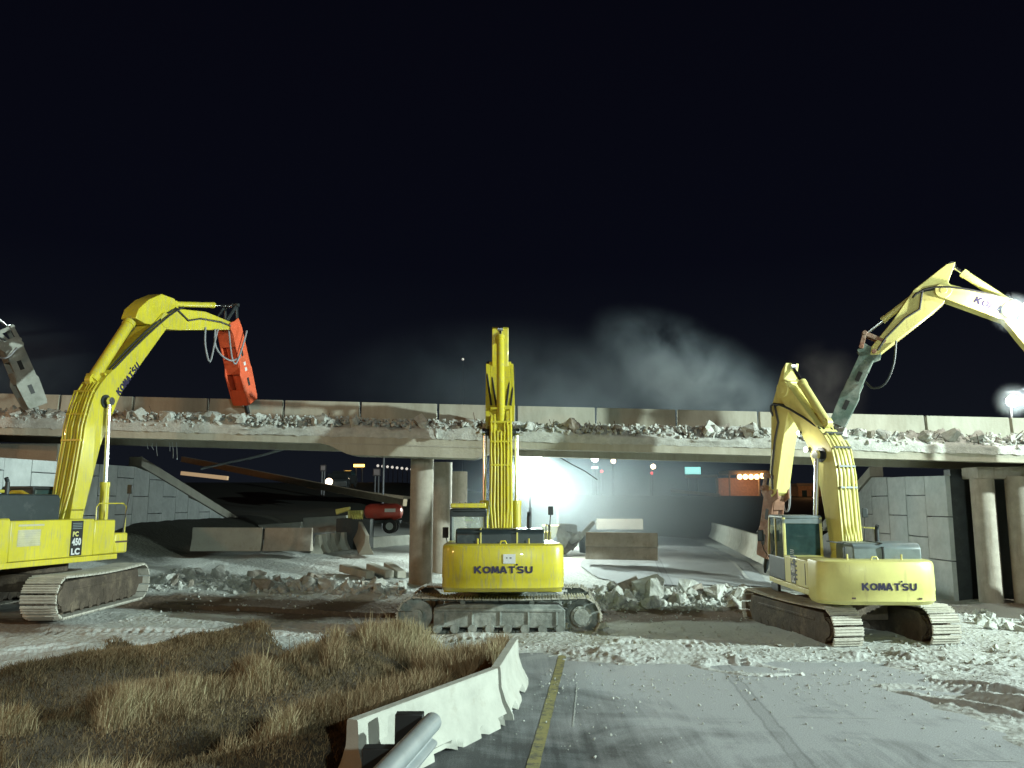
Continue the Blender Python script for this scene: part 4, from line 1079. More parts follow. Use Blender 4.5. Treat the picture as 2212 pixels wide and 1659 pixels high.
    if (Ar[0]-Tp[0])*nn.x + (Ar[1]-Tp[1])*nn.y < 0: nn = -nn      # the side the arm ram pulls on
    Lr = (Vector(At)-Vector(Tp)).length; T2, A2 = Vector(Tp), Vector(At); ka = P.get('ak', .36)
    out = [Vector(Ar)-d*.10-nn*.02, Vector(Ar)+nn*.12+d*.12, T2 + d*(.20*Lr) + nn*(ka*1.35), T2 + d*(.62*Lr) + nn*(ka*.72), A2 + nn*.17 - d*.05, A2 + d*.16, A2 - nn*.17 - d*.02, T2 + d*(.55*Lr) - nn*(ka*.52), T2 + d*(.10*Lr) - nn*(.30), T2 - d*.26 - nn*.10, T2-d*.30+nn*.1]
    if 'arm_poly' in J: out = [Vector(p) for p in J['arm_poly']]
    mb = MB(); mb.prism([tuple(p) for p in out], ext, -aw, aw); mb.cyl((Tp[0], -aw-.1, Tp[1]), (Tp[0], aw+.1, Tp[1]), .12, n=14)
    arm = mb.build("arm", P.get('arm_m', Y), root, .02)
    ram(root, "arm_cylinder", J['aram0'], J['arm_rear'], P.get('aram', .62), 0, P.get('aramr', .125), .06, Y)
    b0 = J['bram0']; b1 = J['bram1']
    ram(root, "bucket_cylinder", b0, b1, P.get('bramf', .64), 0, .10, .055, P.get('arm_m', Y))
    # linkage
    bt = Vector(J['brk']); Bd = (bt-A2).normalized(); Bn = Vector((-Bd.y, Bd.x))
    if Bn.dot(Vector(b1)-A2) < 0: Bn = -Bn
    pin = A2 + Bn*.42 - Bd*.02
    mb = MB()
    for s in (-1, 1):
        lk = Vector(A2) - d*.45 + nn*.04
        for p, q in ((Vector(b1), lk), (Vector(b1), pin)):
            mb.box(((p.x+q.x)/2, s*(aw*.9), (p.y+q.y)/2), ((q-p).length+.12, .05, .13), (Vector((q.x-p.x, 0, q.y-p.y)).normalized(), Vector((0, 1, 0)), Vector((-(q.y-p.y), 0, q.x-p.x)).normalized()))
    for p in (Vector(b1), pin, A2): mb.cyl((p.x, -aw-.06, p.y), (p.x, aw+.06, p.y), .075, n=12)
    mb.build("bucket_linkage", P.get('link_m', M['yellow_dusty']), root, .01)
    # hydraulic breaker
    Lb = (bt-A2).length; hl = Lb*P.get('house', .83); bm_ = P['brk_m']; hw_ = P.get('brk_w', .36)
    fr = lambda a, b, w: Vector((A2.x+Bd.x*a+Bn.x*b, w, A2.y+Bd.y*a+Bn.y*b))
    off = P.get('brk_off', .12)
    ol = [(-.12, .02+off), (-.16, .42+off*0), (.14, .50), (.25, hw_+off), (hl*.55, hw_+off), (hl*.60, hw_*1.12+off), (hl*.95, hw_*.98+off), (hl, hw_*.85+off), (hl, -hw_*.85+off), (hl*.95, -hw_*.98+off), (hl*.60, -hw_*1.12+off), (hl*.50, -hw_*.82+off), (.30, -hw_*.75+off), (.12, -.26), (-.14, -.18)]
    mb = MB()
    for s in (-1, 1): mb.prism(ol, fr, s*hw_*.72, s*(hw_*.72+.05))
    brk = mb.build("hydraulic_breaker", bm_, root, .012)
    for (a0, a1, bb) in ((.10, hl*.26, -hw_*.70), (hl*.42, hl*.60, -hw_*.80), (hl*.80, hl, -hw_*.86), (.10, hl*.3, hw_*.86), (hl*.42, hl*.62, hw_*.95), (hl*.80, hl, hw_*.86)):
        mb = MB(); mb.prism([(a0, bb+off-.03), (a1, bb+off-.03), (a1, bb+off+.03), (a0, bb+off+.03)], fr, -hw_*.72, hw_*.72); mb.build("breaker_cross_plate", bm_, brk, .008)
    mb = MB(); mb.prism([(.05, -hw_*.45+off), (hl*.97, -hw_*.45+off), (hl*.97, hw_*.45+off), (.05, hw_*.45+off)], fr, -hw_*.5, hw_*.5); mb.build("breaker_cell", P.get('cell_m', bm_), brk, .05)
    mb = MB()
    for a in (hl*.35, hl*.73): 
        for s in (-1, 1): mb.prism([(a-.16, off-.07), (a+.16, off-.07), (a+.16, off+.07), (a-.16, off+.07)], fr, s*(hw_*.72+.051), s*(hw_*.72+.056))
    mb.build("opening_dark_plate", M['black'], brk, smooth=False)  # black plates laid on the sides as the dark of openings
    if P.get('brk_tags'):
        mb = MB()
        for a in (hl*.50, hl*.57): 
            for s in (-1, 1): mb.prism([(a-.07, off-.06), (a+.07, off-.06), (a+.07, off+.08), (a-.07, off+.08)], fr, s*(hw_*.72+.051), s*(hw_*.72+.057))
        mb.build("breaker_sticker", M['white'], brk, smooth=False)
    mb = MB(); mb.cyl(fr(hl-.05, off, 0), fr(Lb*.95, off, 0), .085, n=14); mb.cyl(fr(Lb*.95, off, 0), fr(Lb+.06, off, 0), .085, .03, n=14); mb.build("chisel", P.get('chisel_m', M['dark']), brk)
    # hoses
    hs = P.get('hoses', ())
    for i, pts in enumerate(hs):
        P3 = [Vector((p[0], y, p[1])) for (p, y) in pts]
        path = []
        for k in range(len(P3)-1):
            p0_, p1_, p2_, p3_ = P3[max(0, k-1)], P3[k], P3[k+1], P3[min(len(P3)-1, k+2)]
            for t in (0, .25, .5, .75):
                path.append(.5*((2*p1_) + (p2_-p0_)*t + (2*p0_-5*p1_+4*p2_-p3_)*t*t + (3*p1_-p0_-3*p2_+p3_)*t*t*t))
        path.append(P3[-1]); mb = MB(); mb.tube(path, .032, 8); mb.build("hydraulic_hose", P.get('hose_m', M['hose_grey']), root)
    # hoses looping over the elbow
    for k, y in enumerate((-bw*.9, -bw*.5, bw*.4, bw*.85)):
        a = Vector((up[-3][0], up[-3][1])); b = T2 + d*(.28*Lr) + nn*(ka*1.0); m2 = T2 - (d*.3) - nn*(.25 + .12*k) if P.get('elbow_out') else T2 + nn*(.42+.08*k)
        mb = MB(); pth = [Vector((a.x, y, a.y))]
        for t in (.15, .3, .45, .6, .75, .9, 1): q = a*(1-t)**2 + m2*2*t*(1-t) + b*t*t; pth.append(Vector((q.x, (y if t < 1 else y*.8) + (.16 if y > 0 else -.16)*math.sin(math.pi*t), q.y)))
        mb.tube(pth, .034, 8); mb.build("elbow_hose", M['rubber'], root)
    # side hoses on the arm
    for s in (-1, 1):
        mb = MB(); pts_ = [T2+d*(.15*Lr)+nn*ka*.9, T2+d*(.32*Lr)+nn*.05, T2+d*(.5*Lr)+nn*ka*.3, T2+d*(.8*Lr)+nn*.08, A2-d*.1-nn*.05]
        mb.tube([Vector((p.x, s*(aw+.035), p.y)) for p in pts_], .032, 8); mb.build("arm_hose", M['rubber'], root)
    if P.get('boom_yaw'):
        yw = R(P['boom_yaw']); piv = Vector((Fp[0], 0, 0)); Rz = Matrix.Rotation(yw, 3, 'Z'); offv = Vector((0, P.get('boom_side', 0), 0))
        for o in COL.objects:
            if o not in before and o.parent == root: o.rotation_euler = (0, 0, yw); o.location = piv + offv - Rz @ piv
    return root, (up, lo, ctr)

def clearglass():
    m, N, L, B = nmat("clear_cab_glass")
    B.inputs["Base Color"].default_value = (.75, .85, .82, 1); B.inputs["Roughness"].default_value = .04
    B.inputs["Transmission Weight"].default_value = .0; B.inputs["Alpha"].default_value = .28
    return m
M['clear_glass'] = clearglass()

# ---- middle excavator
C1 = (-.30, 23.30, tz(-.3, 23.0)); H1 = 91.6
P1 = dict(hood_top=2.74, paint=M['yellow'], hood=M['hood'], strap=M['yellow_worn'], cab=M['dark'], shoe_mat=M['track_dust'], frame_mat=M['track_grey'], roof_guard=True, clear=True, sheet=True,
          brk_m=M['rust'], spk=-1, gauge=2.74, shoe=.75, cheek=True, dark_rail=True, txt_z=.47, bw=.335, boom_text=False, npipes=7, hood_y=(1.17, -1.03), tl=4.25, bram=.46, aram=.92)
J1 = dict(foot=(.30, 1.95), knee=(1.55, 5.55), tip=(3.40, 7.75), arm_rear=(2.95, 9.0), arm_tip=(5.9, 7.35), brk=(8.0, 6.0), aram0=(1.15, 5.4), bram0=(3.9, 8.6), bram1=(5.5, 7.9), ram_foot=(1.35, 1.65))
e1, _ = excavator(C1, H1, 178.5, P1, J1, "yellow excavator in the middle, seen from behind, boom straight up and crawler tracks side-on")

# ---- left excavator, orange breaker
C2 = (-12.75, 22.4, .62); H2 = R(77)
g = lambda u, v: plane_rz(u, v, C2, H2)
P2 = dict(paint=M['yellow'], hood=M['hood'], strap=M['chrome'], cab=M['dark'], shoe_mat=M['track_dust'], frame_mat=M['track_mud'], brk_m=M['orange'], spk=-1, gauge=2.74, shoe=.85, rail_left=True, brk_tags=True, ak=.50,
          bw=.34, elbow_out=False, brk_w=.40, house=.84, npipes=7, bt_off=-.20, bt_w=1.35, bt_h=.22, bt0=-6, hw=1.45, bram=.40, aram=.86, bramf=.66, grille=M['yellow_dusty'])
P2.update(mud=True, link_m=M['dark'], gauge=3.1, hood_len=2.75, hood_top=2.98, hood_y=(1.0, -1.25), aramr=.17)
J2 = dict(arm_poly=[g(*q) for q in ((277, 688), (284, 668), (306, 648), (334, 636), (362, 646), (372, 668), (430, 674), (470, 690), (494, 700), (494, 713), (470, 713), (372, 714), (346, 712), (326, 704), (298, 700))], foot=(g(140, 1112)[0], 2.0), knee=g(196, 868), tip=g(338, 693), arm_rear=g(292, 678), arm_tip=g(488, 703), brk=g(534, 902), aram0=g(198, 822), bram0=g(376, 657), bram1=g(499, 660), ram_foot=(g(192, 1118)[0], 1.75))
P2['hoses'] = [[(g(484, 712), -.2), (g(480, 770), -.4), (g(487, 786), -.45), (g(500, 745), -.5), (g(508, 716), -.5)], [(g(428, 708), -.3), (g(425, 745), -.34), (g(432, 783), -.4), (g(446, 735), -.36), (g(455, 712), -.3)],
               [(g(449, 712), -.3), (g(447, 745), -.34), (g(457, 768), -.4), (g(478, 780), -.42), (g(500, 772), -.38)]]

e2, _ = excavator(C2, 77, 90.5, P2, J2, "yellow excavator at the left holding an orange hydraulic breaker against the bridge")

# ---- right excavator
C3 = (8.60, 22.15, -.05); H3 = R(87)
P3 = dict(mud=True, paint=M['yellow_faded'], hood=M['hood_grey'], strap=M['dark'], cab=M['dark'], pillar=M['yellow_faded'], roof_m=M['hood_grey'], shoe_mat=M['track_dust'], frame_mat=M['track_mud'], brk_m=M['rust'], cell_m=M['rust'], gauge=2.45, shoe=.72, hatch=True,
          bw=.31, hw=1.35, rear=2.98, brk_w=.25, house=.82, npipes=5, boom_text=False, cw_top=2.12, cw_bot=1.12, txt_off=.16, txt_w=1.25, txt_z=.42, hood_top=2.48, hood_y=(.35, -1.25), bram=.35, aram=.7, spk=-1, bk=.42, link_m=M['rust'], cab_top=3.10, clamp_m=M['dark'], boom_yaw=25, boom_side=-.36)
J3 = dict(foot=(.25, 1.95), knee=(.55, 4.75), tip=(2.10, 6.75), arm_rear=(2.02, 7.45), arm_tip=(2.85, 3.75), brk=(3.50, 1.35), aram0=(.72, 5.65), bram0=(2.62, 6.45), bram1=(3.10, 4.25), ram_foot=(1.0, 1.62))
P3['hoses'] = [[((2.75, 4.6), -.3), ((2.85, 3.9), -.42), ((2.95, 3.3), -.45), ((3.05, 3.2), -.38), ((3.08, 3.6), -.3)]]
e3, _ = excavator(C3, 87, 98, P3, J3, "faded yellow excavator at the right, arm folded down with a rusty breaker")

# ---- far right excavator, body outside the picture
C4 = (18.6, 23.6, 0.0); H4 = R(157)
g = lambda u, v: plane_rz(u, v, C4, H4)
P4 = dict(link_m=M['rust'], paint=M['yellow_faded'], hood=M['hood'], strap=M['dark'], cab=M['dark'], shoe_mat=M['track_dust'], frame_mat=M['track_mud'], brk_m=M['green'], gauge=2.6, bw=.31, brk_w=.26, house=.90, ak=.47, chisel_m=M['dustybreaker'],
          bt_off=.02, bt_w=1.5, bt_h=.22, npipes=5, aram=.80, bramf=.66, bk=.44, hose_m=M['dark'])
J4 = dict(foot=(.3, 1.95), knee=g(2225, 690), tip=g(2036, 632), arm_rear=g(2056, 574), arm_tip=g(1888, 762), brk=g(1808, 940), aram0=g(2180, 655), bram0=g(1985, 632), bram1=g(1868, 722), ram_foot=(1.35, 1.62))
P4['hoses'] = [[(g(1935, 740), .3), (g(1930, 790), .42), (g(1912, 832), .45), (g(1886, 842), .4), (g(1870, 828), .3)]]

e4, l4 = excavator(C4, 157, 150, P4, J4, "excavator at the right edge reaching in high over the bridge with a dusty green breaker")

# ---- far left excavator, body outside the picture
C5 = (-21.6, 21.8, .9); H5 = R(50)
g = lambda u, v: plane_rz(u, v, C5, H5)
P5 = dict(paint=M['yellow_dusty'], hood=M['hood'], strap=M['dark'], cab=M['dark'], shoe_mat=M['track_dust'], frame_mat=M['track_mud'], brk_m=M['dustybreaker'], gauge=2.6, bw=.31, brk_w=.34, house=.92, chisel_m=M['dustybreaker'], boom_text=False, npipes=4, link_m=M['dustybreaker'], arm_m=M['dustybreaker'])
J5 = dict(foot=(.3, 1.95), knee=g(-330, 790), tip=g(-150, 610), arm_rear=g(-185, 590), arm_tip=g(8, 745), brk=g(74, 893), aram0=g(-300, 740), bram0=g(-120, 590), bram1=g(20, 708), ram_foot=(1.35, 1.62))
P5['hoses'] = [[(g(-40, 740), -.4), (g(-20, 772), -.45), (g(5, 775), -.5), (g(24, 755), -.5)]]

e5, _ = excavator(C5, 50, 60, P5, J5, "excavator at the far left edge, showing only its dust-caked grey breaker")

# operator in the middle cab
def person():
    root = tag(empty("person", (0, 0, 0)), "person in a high visibility vest and cap sitting in the middle excavator's cab", "person")
    Mx = Matrix.Translation(Vector(C1)) @ Matrix.Rotation(R(H1), 4, 'Z')
    cx, cy, cz = .12+.52, 1.47-.54, 1.37+.62
    J = [((0, 0, .10), .15), ((.0, 0, .32), .145), ((.02, 0, .52), .15), ((.03, 0, .62), .07), ((.03, 0, .70), .06),
         ((.04, 0, .80), .095), ((.05, 0, .90), .08),
         ((.02, .17, .54), .065), ((.16, .24, .32), .05), ((.40, .20, .30), .04), ((.02, -.17, .54), .065), ((.16, -.24, .32), .05), ((.40, -.20, .30), .04),
         ((.05, .09, .08), .09), ((.46, .12, .10), .07), ((.52, .12, -.28), .05), ((.05, -.09, .08), .09), ((.46, -.12, .10), .07), ((.52, -.12, -.28), .05)]
    E = [(0,1),(1,2),(2,3),(3,4),(4,5),(5,6),(2,7),(7,8),(8,9),(2,10),(10,11),(11,12),(0,13),(13,14),(14,15),(0,16),(16,17),(17,18)]
    me = bpy.data.meshes.new("body"); me.from_pydata([Mx @ Vector((cx+p[0], cy+p[1], cz+p[2])) for p, r in J], E, [])
    o = bpy.data.objects.new("body", me); COL.objects.link(o); o.parent = root
    o.modifiers.new("skin", 'SKIN'); sv = me.skin_vertices[0].data
    for i, (p, r) in enumerate(J): sv[i].radius = (r, r)
    sv[0].use_root = True
    ss = o.modifiers.new("sub", 'SUBSURF'); ss.levels = 1; ss.render_levels = 1
    me.materials.append(mat("work_clothes", (.06, .07, .10), .8))
    mb = MB(); 
    vest = [(-.17, .20, .10), (.17, .20, .10)]
    secs = []
    for z, a, b in ((.10, .17, .20), (.3, .16, .20), (.5, .165, .23), (.60, .12, .17)):
        secs.append([Mx @ Vector((cx+.01+a*math.cos(t), cy+b*math.sin(t), cz+z)) for t in np.linspace(0, 2*math.pi, 16, endpoint=False)])
    vs = [p for s_ in secs for p in s_]; fs = [(i*16+j, i*16+(j+1) % 16, (i+1)*16+(j+1) % 16, (i+1)*16+j) for i in range(3) for j in range(16)] + [tuple(range(48, 64))]
    mb.add(vs, fs); mb.build("vest", M['hivis'], root)
    mb = MB(); mb.ball(Mx @ Vector((cx+.045, cy, cz+.87)), .105, 14, 9); mb.build("head", M['skin'], root)
    mb = MB(); mb.ball(Mx @ Vector((cx+.035, cy, cz+.92)), (.118, .118, .09), 14, 8); mb.build("cap", M['hivis'], root)
    for s in (-1, 1):
        mb = MB(); c = Mx @ Vector((cx+.42, cy+s*.20, cz+.31)); mb.ball(c, (.035, .045, .03), 8, 6)
        for k in range(4): mb.tube([c+Vector((-.025+.016*k, .03, .0)), c+Vector((-.025+.016*k, .065, -.01)), c+Vector((-.025+.016*k, .07, -.035))], .009, 5)
        mb.tube([c+Vector((.03*s, 0, .01)), c+Vector((.045*s, .03, .015))], .01, 5); mb.build("hand", M['skin'], root)
person()

# ------------------------------------------------------------------ concrete barriers
def barrier_mesh(L=3.05, seed=0, spall=.0, h=.81):
    prof = [(.29, 0), (.28, .075), (.16, .30), (.095, .50), (.08, h-.02), (.065, h), (-.065, h), (-.08, h-.02), (-.095, .50), (-.16, .30), (-.28, .075), (-.29, 0)]
    # refine lower front
    nL = 48 if spall else 4; mb = MB(); vs = []; rnd = random.Random(seed)
    prof2 = []
    for i in range(len(prof)-1):
        a, b = prof[i], prof[i+1]; k = 3 if spall else 1
        for j in range(k): prof2.append((a[0]+(b[0]-a[0])*j/k, a[1]+(b[1]-a[1])*j/k))
    prof2.append(prof[-1]); n = len(prof2)
    for i in range(nL+1):
        x = L*i/nL
        for (y, z) in prof2:
            yy, zz = y, z
            if spall and z < .26:
                q = mnoise.noise(Vector((x*1.5, seed, 0 if y > 0 else 5)))+.35*mnoise.noise(Vector((x*9, seed, 1)))
                cut = float(sstep(.02, .16, q))*.30*spall
                lim = .05 + cut*.6
                if z < lim: yy = y*(1-min(.55, cut*2.2)); zz = z + cut*.30*(1-z/.26)
            if spall: 
                v = Vector((x, y, z))*6; yy += mnoise.noise(v+Vector((seed, 0, 0)))*.006
            vs.append((x, yy, zz))
    fs = [tuple(range(n)), tuple(range(nL*n+n-1, nL*n-1, -1))]
    for i in range(nL):
        for j in range(n): fs.append((i*n+j, (i+1)*n+j, (i+1)*n+(j+1) % n, i*n+(j+1) % n))
    mb.add(vs, fs); return mb
def place_barrier(a, b, z, m, label, group=None, seed=0, spall=0, name="concrete_barrier", za=None, h=.81):
    a, b = Vector(a), Vector(b); L = (b-a).length
    mb = barrier_mesh(L-.05, seed, spall, h)
    o = mb.build(name, m, None, 0 if spall else .012)
    o.location = (a.x, a.y, z); o.rotation_euler = (0, 0, math.atan2(b.y-a.y, b.x-a.x))
    tag(o, label, "barrier", group); return o
place_barrier((-1.92, 10.35), (-.27, 13.5), .0, M['conc_white'], "nearest pale concrete barrier with a spalled foot, beside the guardrail end", seed=3, spall=.55)
place_barrier((-.26, 13.56), (.04, 16.3), .0, M['conc_white'], "second pale concrete barrier with chipped toe, beyond the nearest one", seed=8, spall=.5)
# loop of wire and white cup
p = ground_at(1098, 1549)
mb = MB(); mb.box((p.x, p.y, .055), (.10, .10, .10), (Vector((.9, .4, 0)).normalized(), Vector((-.4, .9, 0)).normalized(), Vector((0, 0, 1)))); mb.box((p.x, p.y, .108), (.112, .112, .012), (Vector((.9, .4, 0)).normalized(), Vector((-.4, .9, 0)).normalized(), Vector((0, 0, 1))))
tag(mb.build("foam_box", M['white'], None, .01), "small white box lying on the asphalt at the joint of the two near barriers", "litter")

# guardrail in the foreground
g0, g1 = Vector((-.99, 10.35, .62)), Vector((-1.62, 6.2, .62))
root = tag(empty("guardrail", (g0.x, g0.y, 0)), "galvanised steel guardrail rail on black blocks ending at the nearest concrete barrier", "guardrail")
inv = Matrix.Translation((-g0.x, -g0.y, 0))
d = (g1-g0).normalized(); nn = Vector((-d.y, d.x, 0)) * -1          # nn points to the road (+x)
if nn.x < 0: nn = -nn
up_ = Vector((0, 0, 1))
W = [(-.155, .0), (-.135, .035), (-.11, .07), (-.075, .08), (-.05, .06), (-.03, .015), (0, .0), (.03, .015), (.05, .06), (.075, .08), (.11, .07), (.135, .035), (.155, .0)]
tilt = (up_*.80 + nn*-.60).normalized(); outw = (nn*.80 + up_*.60).normalized()
mb = MB(); vs = []; nseg = 24
for i in range(nseg+1):
    c = g0 + d*((g1-g0).length*i/nseg)
    sc = 1 if i > 0 else .92
    for (a, b) in W: vs.append(c + up_*a*sc + nn*(b+.02))
    for (a, b) in reversed(W): vs.append(c + up_*a*sc*1.0 + nn*(b+.012))
n = len(W)*2; fs = [tuple(range(n)), tuple(range(nseg*n+n-1, nseg*n-1, -1))]
for i in range(nseg):
    for j in range(n): fs.append((i*n+j, (i+1)*n+j, (i+1)*n+(j+1) % n, i*n+(j+1) % n))
mb.add(vs, fs)
# rounded top pipe rail running on the beam
o = mb.build("rail_beam", M['steel']); o.parent = root; o.matrix_parent_inverse = inv
mb = MB(); pth = [g0 + d*((g1-g0).length*i/12) + up_*.16 + nn*.03 for i in range(13)]
mb.tube([pth[0]-d*.05] + pth, [.06] + [.115]*13, 18)
o = mb.build("top_tube", M['steel']); o.parent = root; o.matrix_parent_inverse = inv
for (u, Y, w) in ((893, 10.55, .34), (833, 9.15, .36), (760, 7.6, .36)):
    t = (g0.y-Y)/(g0.y-g1.y); c = g0.lerp(g1, t); X = (u-1106)/1788*Y
    mb = MB(); mb.b2((X-w/2, Y-.09, .36), (X+w/2, Y+.09, .84)); o = mb.build("offset_block", M['black'], None, .012); o.parent = root; o.matrix_parent_inverse = inv
    mb = MB(); mb.b2((X-.05, Y-.085, -.1), (X+.05, Y+.085, .36)); mb.cyl((X+w/2, Y, .6), (c.x+.02, Y, .62), .012, n=6); o = mb.build("post", M['steel']); o.parent = root; o.matrix_parent_inverse = inv
mb = MB(); mb.cyl((-1.16, 9.35, 0), (-1.16, 9.35, .36), .012, n=6); o = mb.build("stake", M['steel']); o.parent = root; o.matrix_parent_inverse = inv

# ------------------------------------------------------------------ barriers and yard behind the bridge
def bar_px(u0, v0, Y0, u1, v1, Y1, m, label, group, h=.81):
    a, b = at(u0, v0, Y0), at(u1, v1, Y1); z = min(a.z, b.z)
    o = place_barrier((a.x, a.y), (b.x, b.y), z, m, label, group, h=h)
    o.rotation_euler[1] = -math.atan2(b.z-a.z, (Vector((b.x, b.y))-Vector((a.x, a.y))).length); o.location.z = a.z
    return o
bar_px(414, 1190, 33.2, 568, 1190, 33.5, M['conc'], "yellowish concrete barrier seen side-on, first from the left behind the bridge", None, .92)
bar_px(571, 1190, 33.6, 676, 1190, 33.6, M['conc_brown'], "brownish concrete barrier seen side-on next to the yellowish one", None, .92)
# second row seen from the ends
for k, u in enumerate((690, 706, 724, 745, 766)):
    a = at(u-6, 1184-k*2, 34.6+k*.5); o = place_barrier((a.x, a.y), (a.x+.25, a.y+3), a.z, M['conc_white'] if k % 2 else M['conc'], ("leftmost", "second", "middle", "fourth", "rightmost")[k] + " of the five stored concrete barriers standing end-on", "barriers stored end-on", h=.81)
    o.location.z = tz(a.x, a.y)+.05
for k, (u0, v0, u1, v1, h_) in enumerate(((560, 1158, 655, 1152, .62), (657, 1152, 752, 1147, .85))):
    bar_px(u0, v0, 46.5, u1, v1, 45.5, M['conc_white'], ("low" if k == 0 else "tall") + " pale concrete barrier in the far row above the stored ones", "barriers in the far left row", h=h_)
bar_px(792, 1200, 37.5, 905, 1188, 43, M['conc_white'], "pale concrete barrier just left of the bridge pier, running away behind it", None)
bar_px(775, 1162, 37.0, 792, 1200, 34.0, M['conc'], "short grey concrete barrier end left of the pier below the red tank", None)
# right stack
for (v, nm) in ((1207, "lower"), (1179, "upper")):
    o = bar_px(1266, v, 33.6, 1424, v+3, 33.0, M['conc_brown'], nm + " brown-grey barrier of the two stacked right of the middle excavator", None, h=.55)
mb = MB(); a = at(1290, 1140, 47); mb.b2((a.x, a.y, a.z-.1), (a.x+2.6, a.y+.8, a.z+.5)); tag(mb.build("concrete_block", M['conc_brown'], None, .03), "dim brownish concrete block far behind the two stacked barriers", "block")
mb = MB(); a = at(1266, 1160, 42); b = at(1400, 1160, 42); mb.b2((a.x, a.y, a.z-.25), (b.x, a.y+.9, a.z+.12)); tag(mb.build("concrete_kerb_block", M['conc_white'], None, .03), "long low pale concrete block right behind the stacked barriers", "block")
# right road edge barriers: long row running away
row = [(1682, 1228, 29.6), (1640, 1208, 33.2), (1607, 1192, 37.5), (1580, 1179, 42.5), (1556, 1168, 49), (1540, 1160, 56)]
for (u0, v0, Y0), (u1, v1, Y1) in zip(row[:-1], row[1:]):
    bar_px(u0, v0, Y0, u1, v1, Y1, M['conc_white'], ["nearest", "second", "third", "fourth", "farthest"][row.index((u0, v0, Y0))] + " pale barrier of the row along the right side of the far road", "barriers along the right road side", h=.95)
bar_px(1676, 1232, 27.6, 1715, 1240, 26.6, M['conc_white'], "pale concrete barrier directly behind the right excavator's rusty breaker", None)
# timber and slabs on the ground behind the left rubble row
for (u0, v0, Y0, u1, v1, Y1, lab) in ((742, 1198, 30.5, 800, 1232, 29.0, "long pale concrete beam lying on the ground left of the pier, nearest of the three"), (800, 1208, 31, 842, 1235, 29.6, "pale concrete beam lying between two others left of the pier"), (838, 1205, 31.5, 868, 1232, 30.0, "short pale concrete beam lying closest to the pier")):
    a, b = at(u0, v0, Y0), at(u1, v1, Y1); a.z = gz(a.x, a.y)+.22; b.z = gz(b.x, b.y)+.16
    d = (b-a); x, y, z = frame_from(d); mb = MB(); mb.box((a+b)/2, (.34, .26, d.length), (x, y, z)); tag(mb.build("concrete_beam", M['conc'], None, .03), lab, "beam")
# leaning slab and barrel right of the middle machine
a, b = at(1243, 1172, 38.6), at(1279, 1131, 39.0)
d = b-a; x, y, z = frame_from(d, Vector((0, 1, 0))); mb = MB(); mb.box((a+b)/2, (.40, .20, d.length*1.1), (y, x, z)); tag(mb.build("concrete_slab", M['conc_white'], None, .03), "bright white concrete slab tilted up to the right beside the middle excavator", "slab")
a = at(1264, 1194, 39.8); a.z = gz(a.x, a.y)
root = tag(empty("barrel", a), "dark barrel standing under the tilted white slab right of the middle excavator", "barrel")
mb = MB(); mb.cyl((0, 0, 0), (0, 0, .86), .27, .30, 20); mb.build("drum", M['dark'], root, .015)
for zz in (.28, .58):
    mb = MB(); mb.cyl((0, 0, zz-.02), (0, 0, zz+.02), .315, n=20); mb.build("hoop", M['dark'], root, .006)
random.seed(77)
for k, (u, v, s, dirty) in enumerate(((1228, 1150, .7, False), (1236, 1172, .8, True), (1222, 1185, .7, True), (1242, 1160, .6, False), (1215, 1160, .6, False))):
    p = at(u, v, 38.4-.2*k); o = chunk(p.x, p.y, max(p.z, gz(p.x, p.y)+.1), s*1.15, ["topmost pale block", "middle dull brown block", "lowest dull brown block", "right pale block", "leftmost pale block"][k] + " of the pile between the middle excavator and the dark barrel", "blocks piled beside the barrel", dirty=dirty)
# red tank trailer and yellow attachment
c = at(828, 1140, 38.5); zg = max(tz(c.x, c.y), c.z-.35); c = Vector((c.x, c.y, zg+.1))
root = tag(empty("air_compressor", c), "red rounded towable compressor parked behind the pale barrier left of the pier", "compressor")
mb = MB(); pts = [(x*1.0, 0, .98) for x in (-.9, -.82, -.6, .6, .82, .9)]; mb.tube(pts, [.10, .28, .38, .38, .28, .10], 20); mb.build("tank_hood", M['red'], root)
mb = MB(); mb.b2((-.75, -.35, .45), (.8, .35, .60)); mb.tube([(.8, 0, .52), (1.3, 0, .45), (1.6, 0, .42)], .04, 8); mb.build("chassis", M['dark'], root, .02)
for s in (-1, 1):
    mb = MB(); mb.cyl((.35, s*.38-.08, .33), (.35, s*.38+.08, .33), .33, n=20); w = mb.build("wheel", M['black'], root, .02)
    mb = MB(); mb.cyl((.35, s*.38-.09, .33), (.35, s*.38+.09, .33), .17, n=16); mb.build("rim", M['steel'], w)
mb = MB(); mb.box((.35, -.385, 1.05), (.5, .01, .16)); mb.build("sticker", M['white'], root, smooth=False)
c = at(770, 1130, 37); c.z = tz(c.x, c.y)+1.35
root = tag(empty("grapple_attachment", c), "olive yellow grapple attachment lying among hoses left of the red compressor", "attachment")
mb = MB(); mb.b2((-.35, -.3, .1), (.25, .3, .45)); mb.prism([(-.9, .25), (-.3, .45), (-.3, .62), (-.95, .5)], lambda a, b, w: Vector((a, w, b)), -.12, .12); mb.build("frame", M['yellow_worn'], root, .03)
for k in range(5):
    mb = MB(); mb.tube([(.1*k-.2, -.32, .4), (.1*k-.12, -.5, .25), (.1*k, -.45, -.05), (.1*k+.15, -.35, -.25)], .035, 7); mb.build("claw", M['yellow_worn'], root)
# support under it
mb = MB(); mb.b2((c.x-.8, c.y-.5, tz(c.x, c.y)-.1), (c.x+.7, c.y+.5, c.z+.1)); tag(mb.build("equipment_crate", M['dark'], None, .03), "dark equipment crate carrying the yellow grapple attachment", "crate")

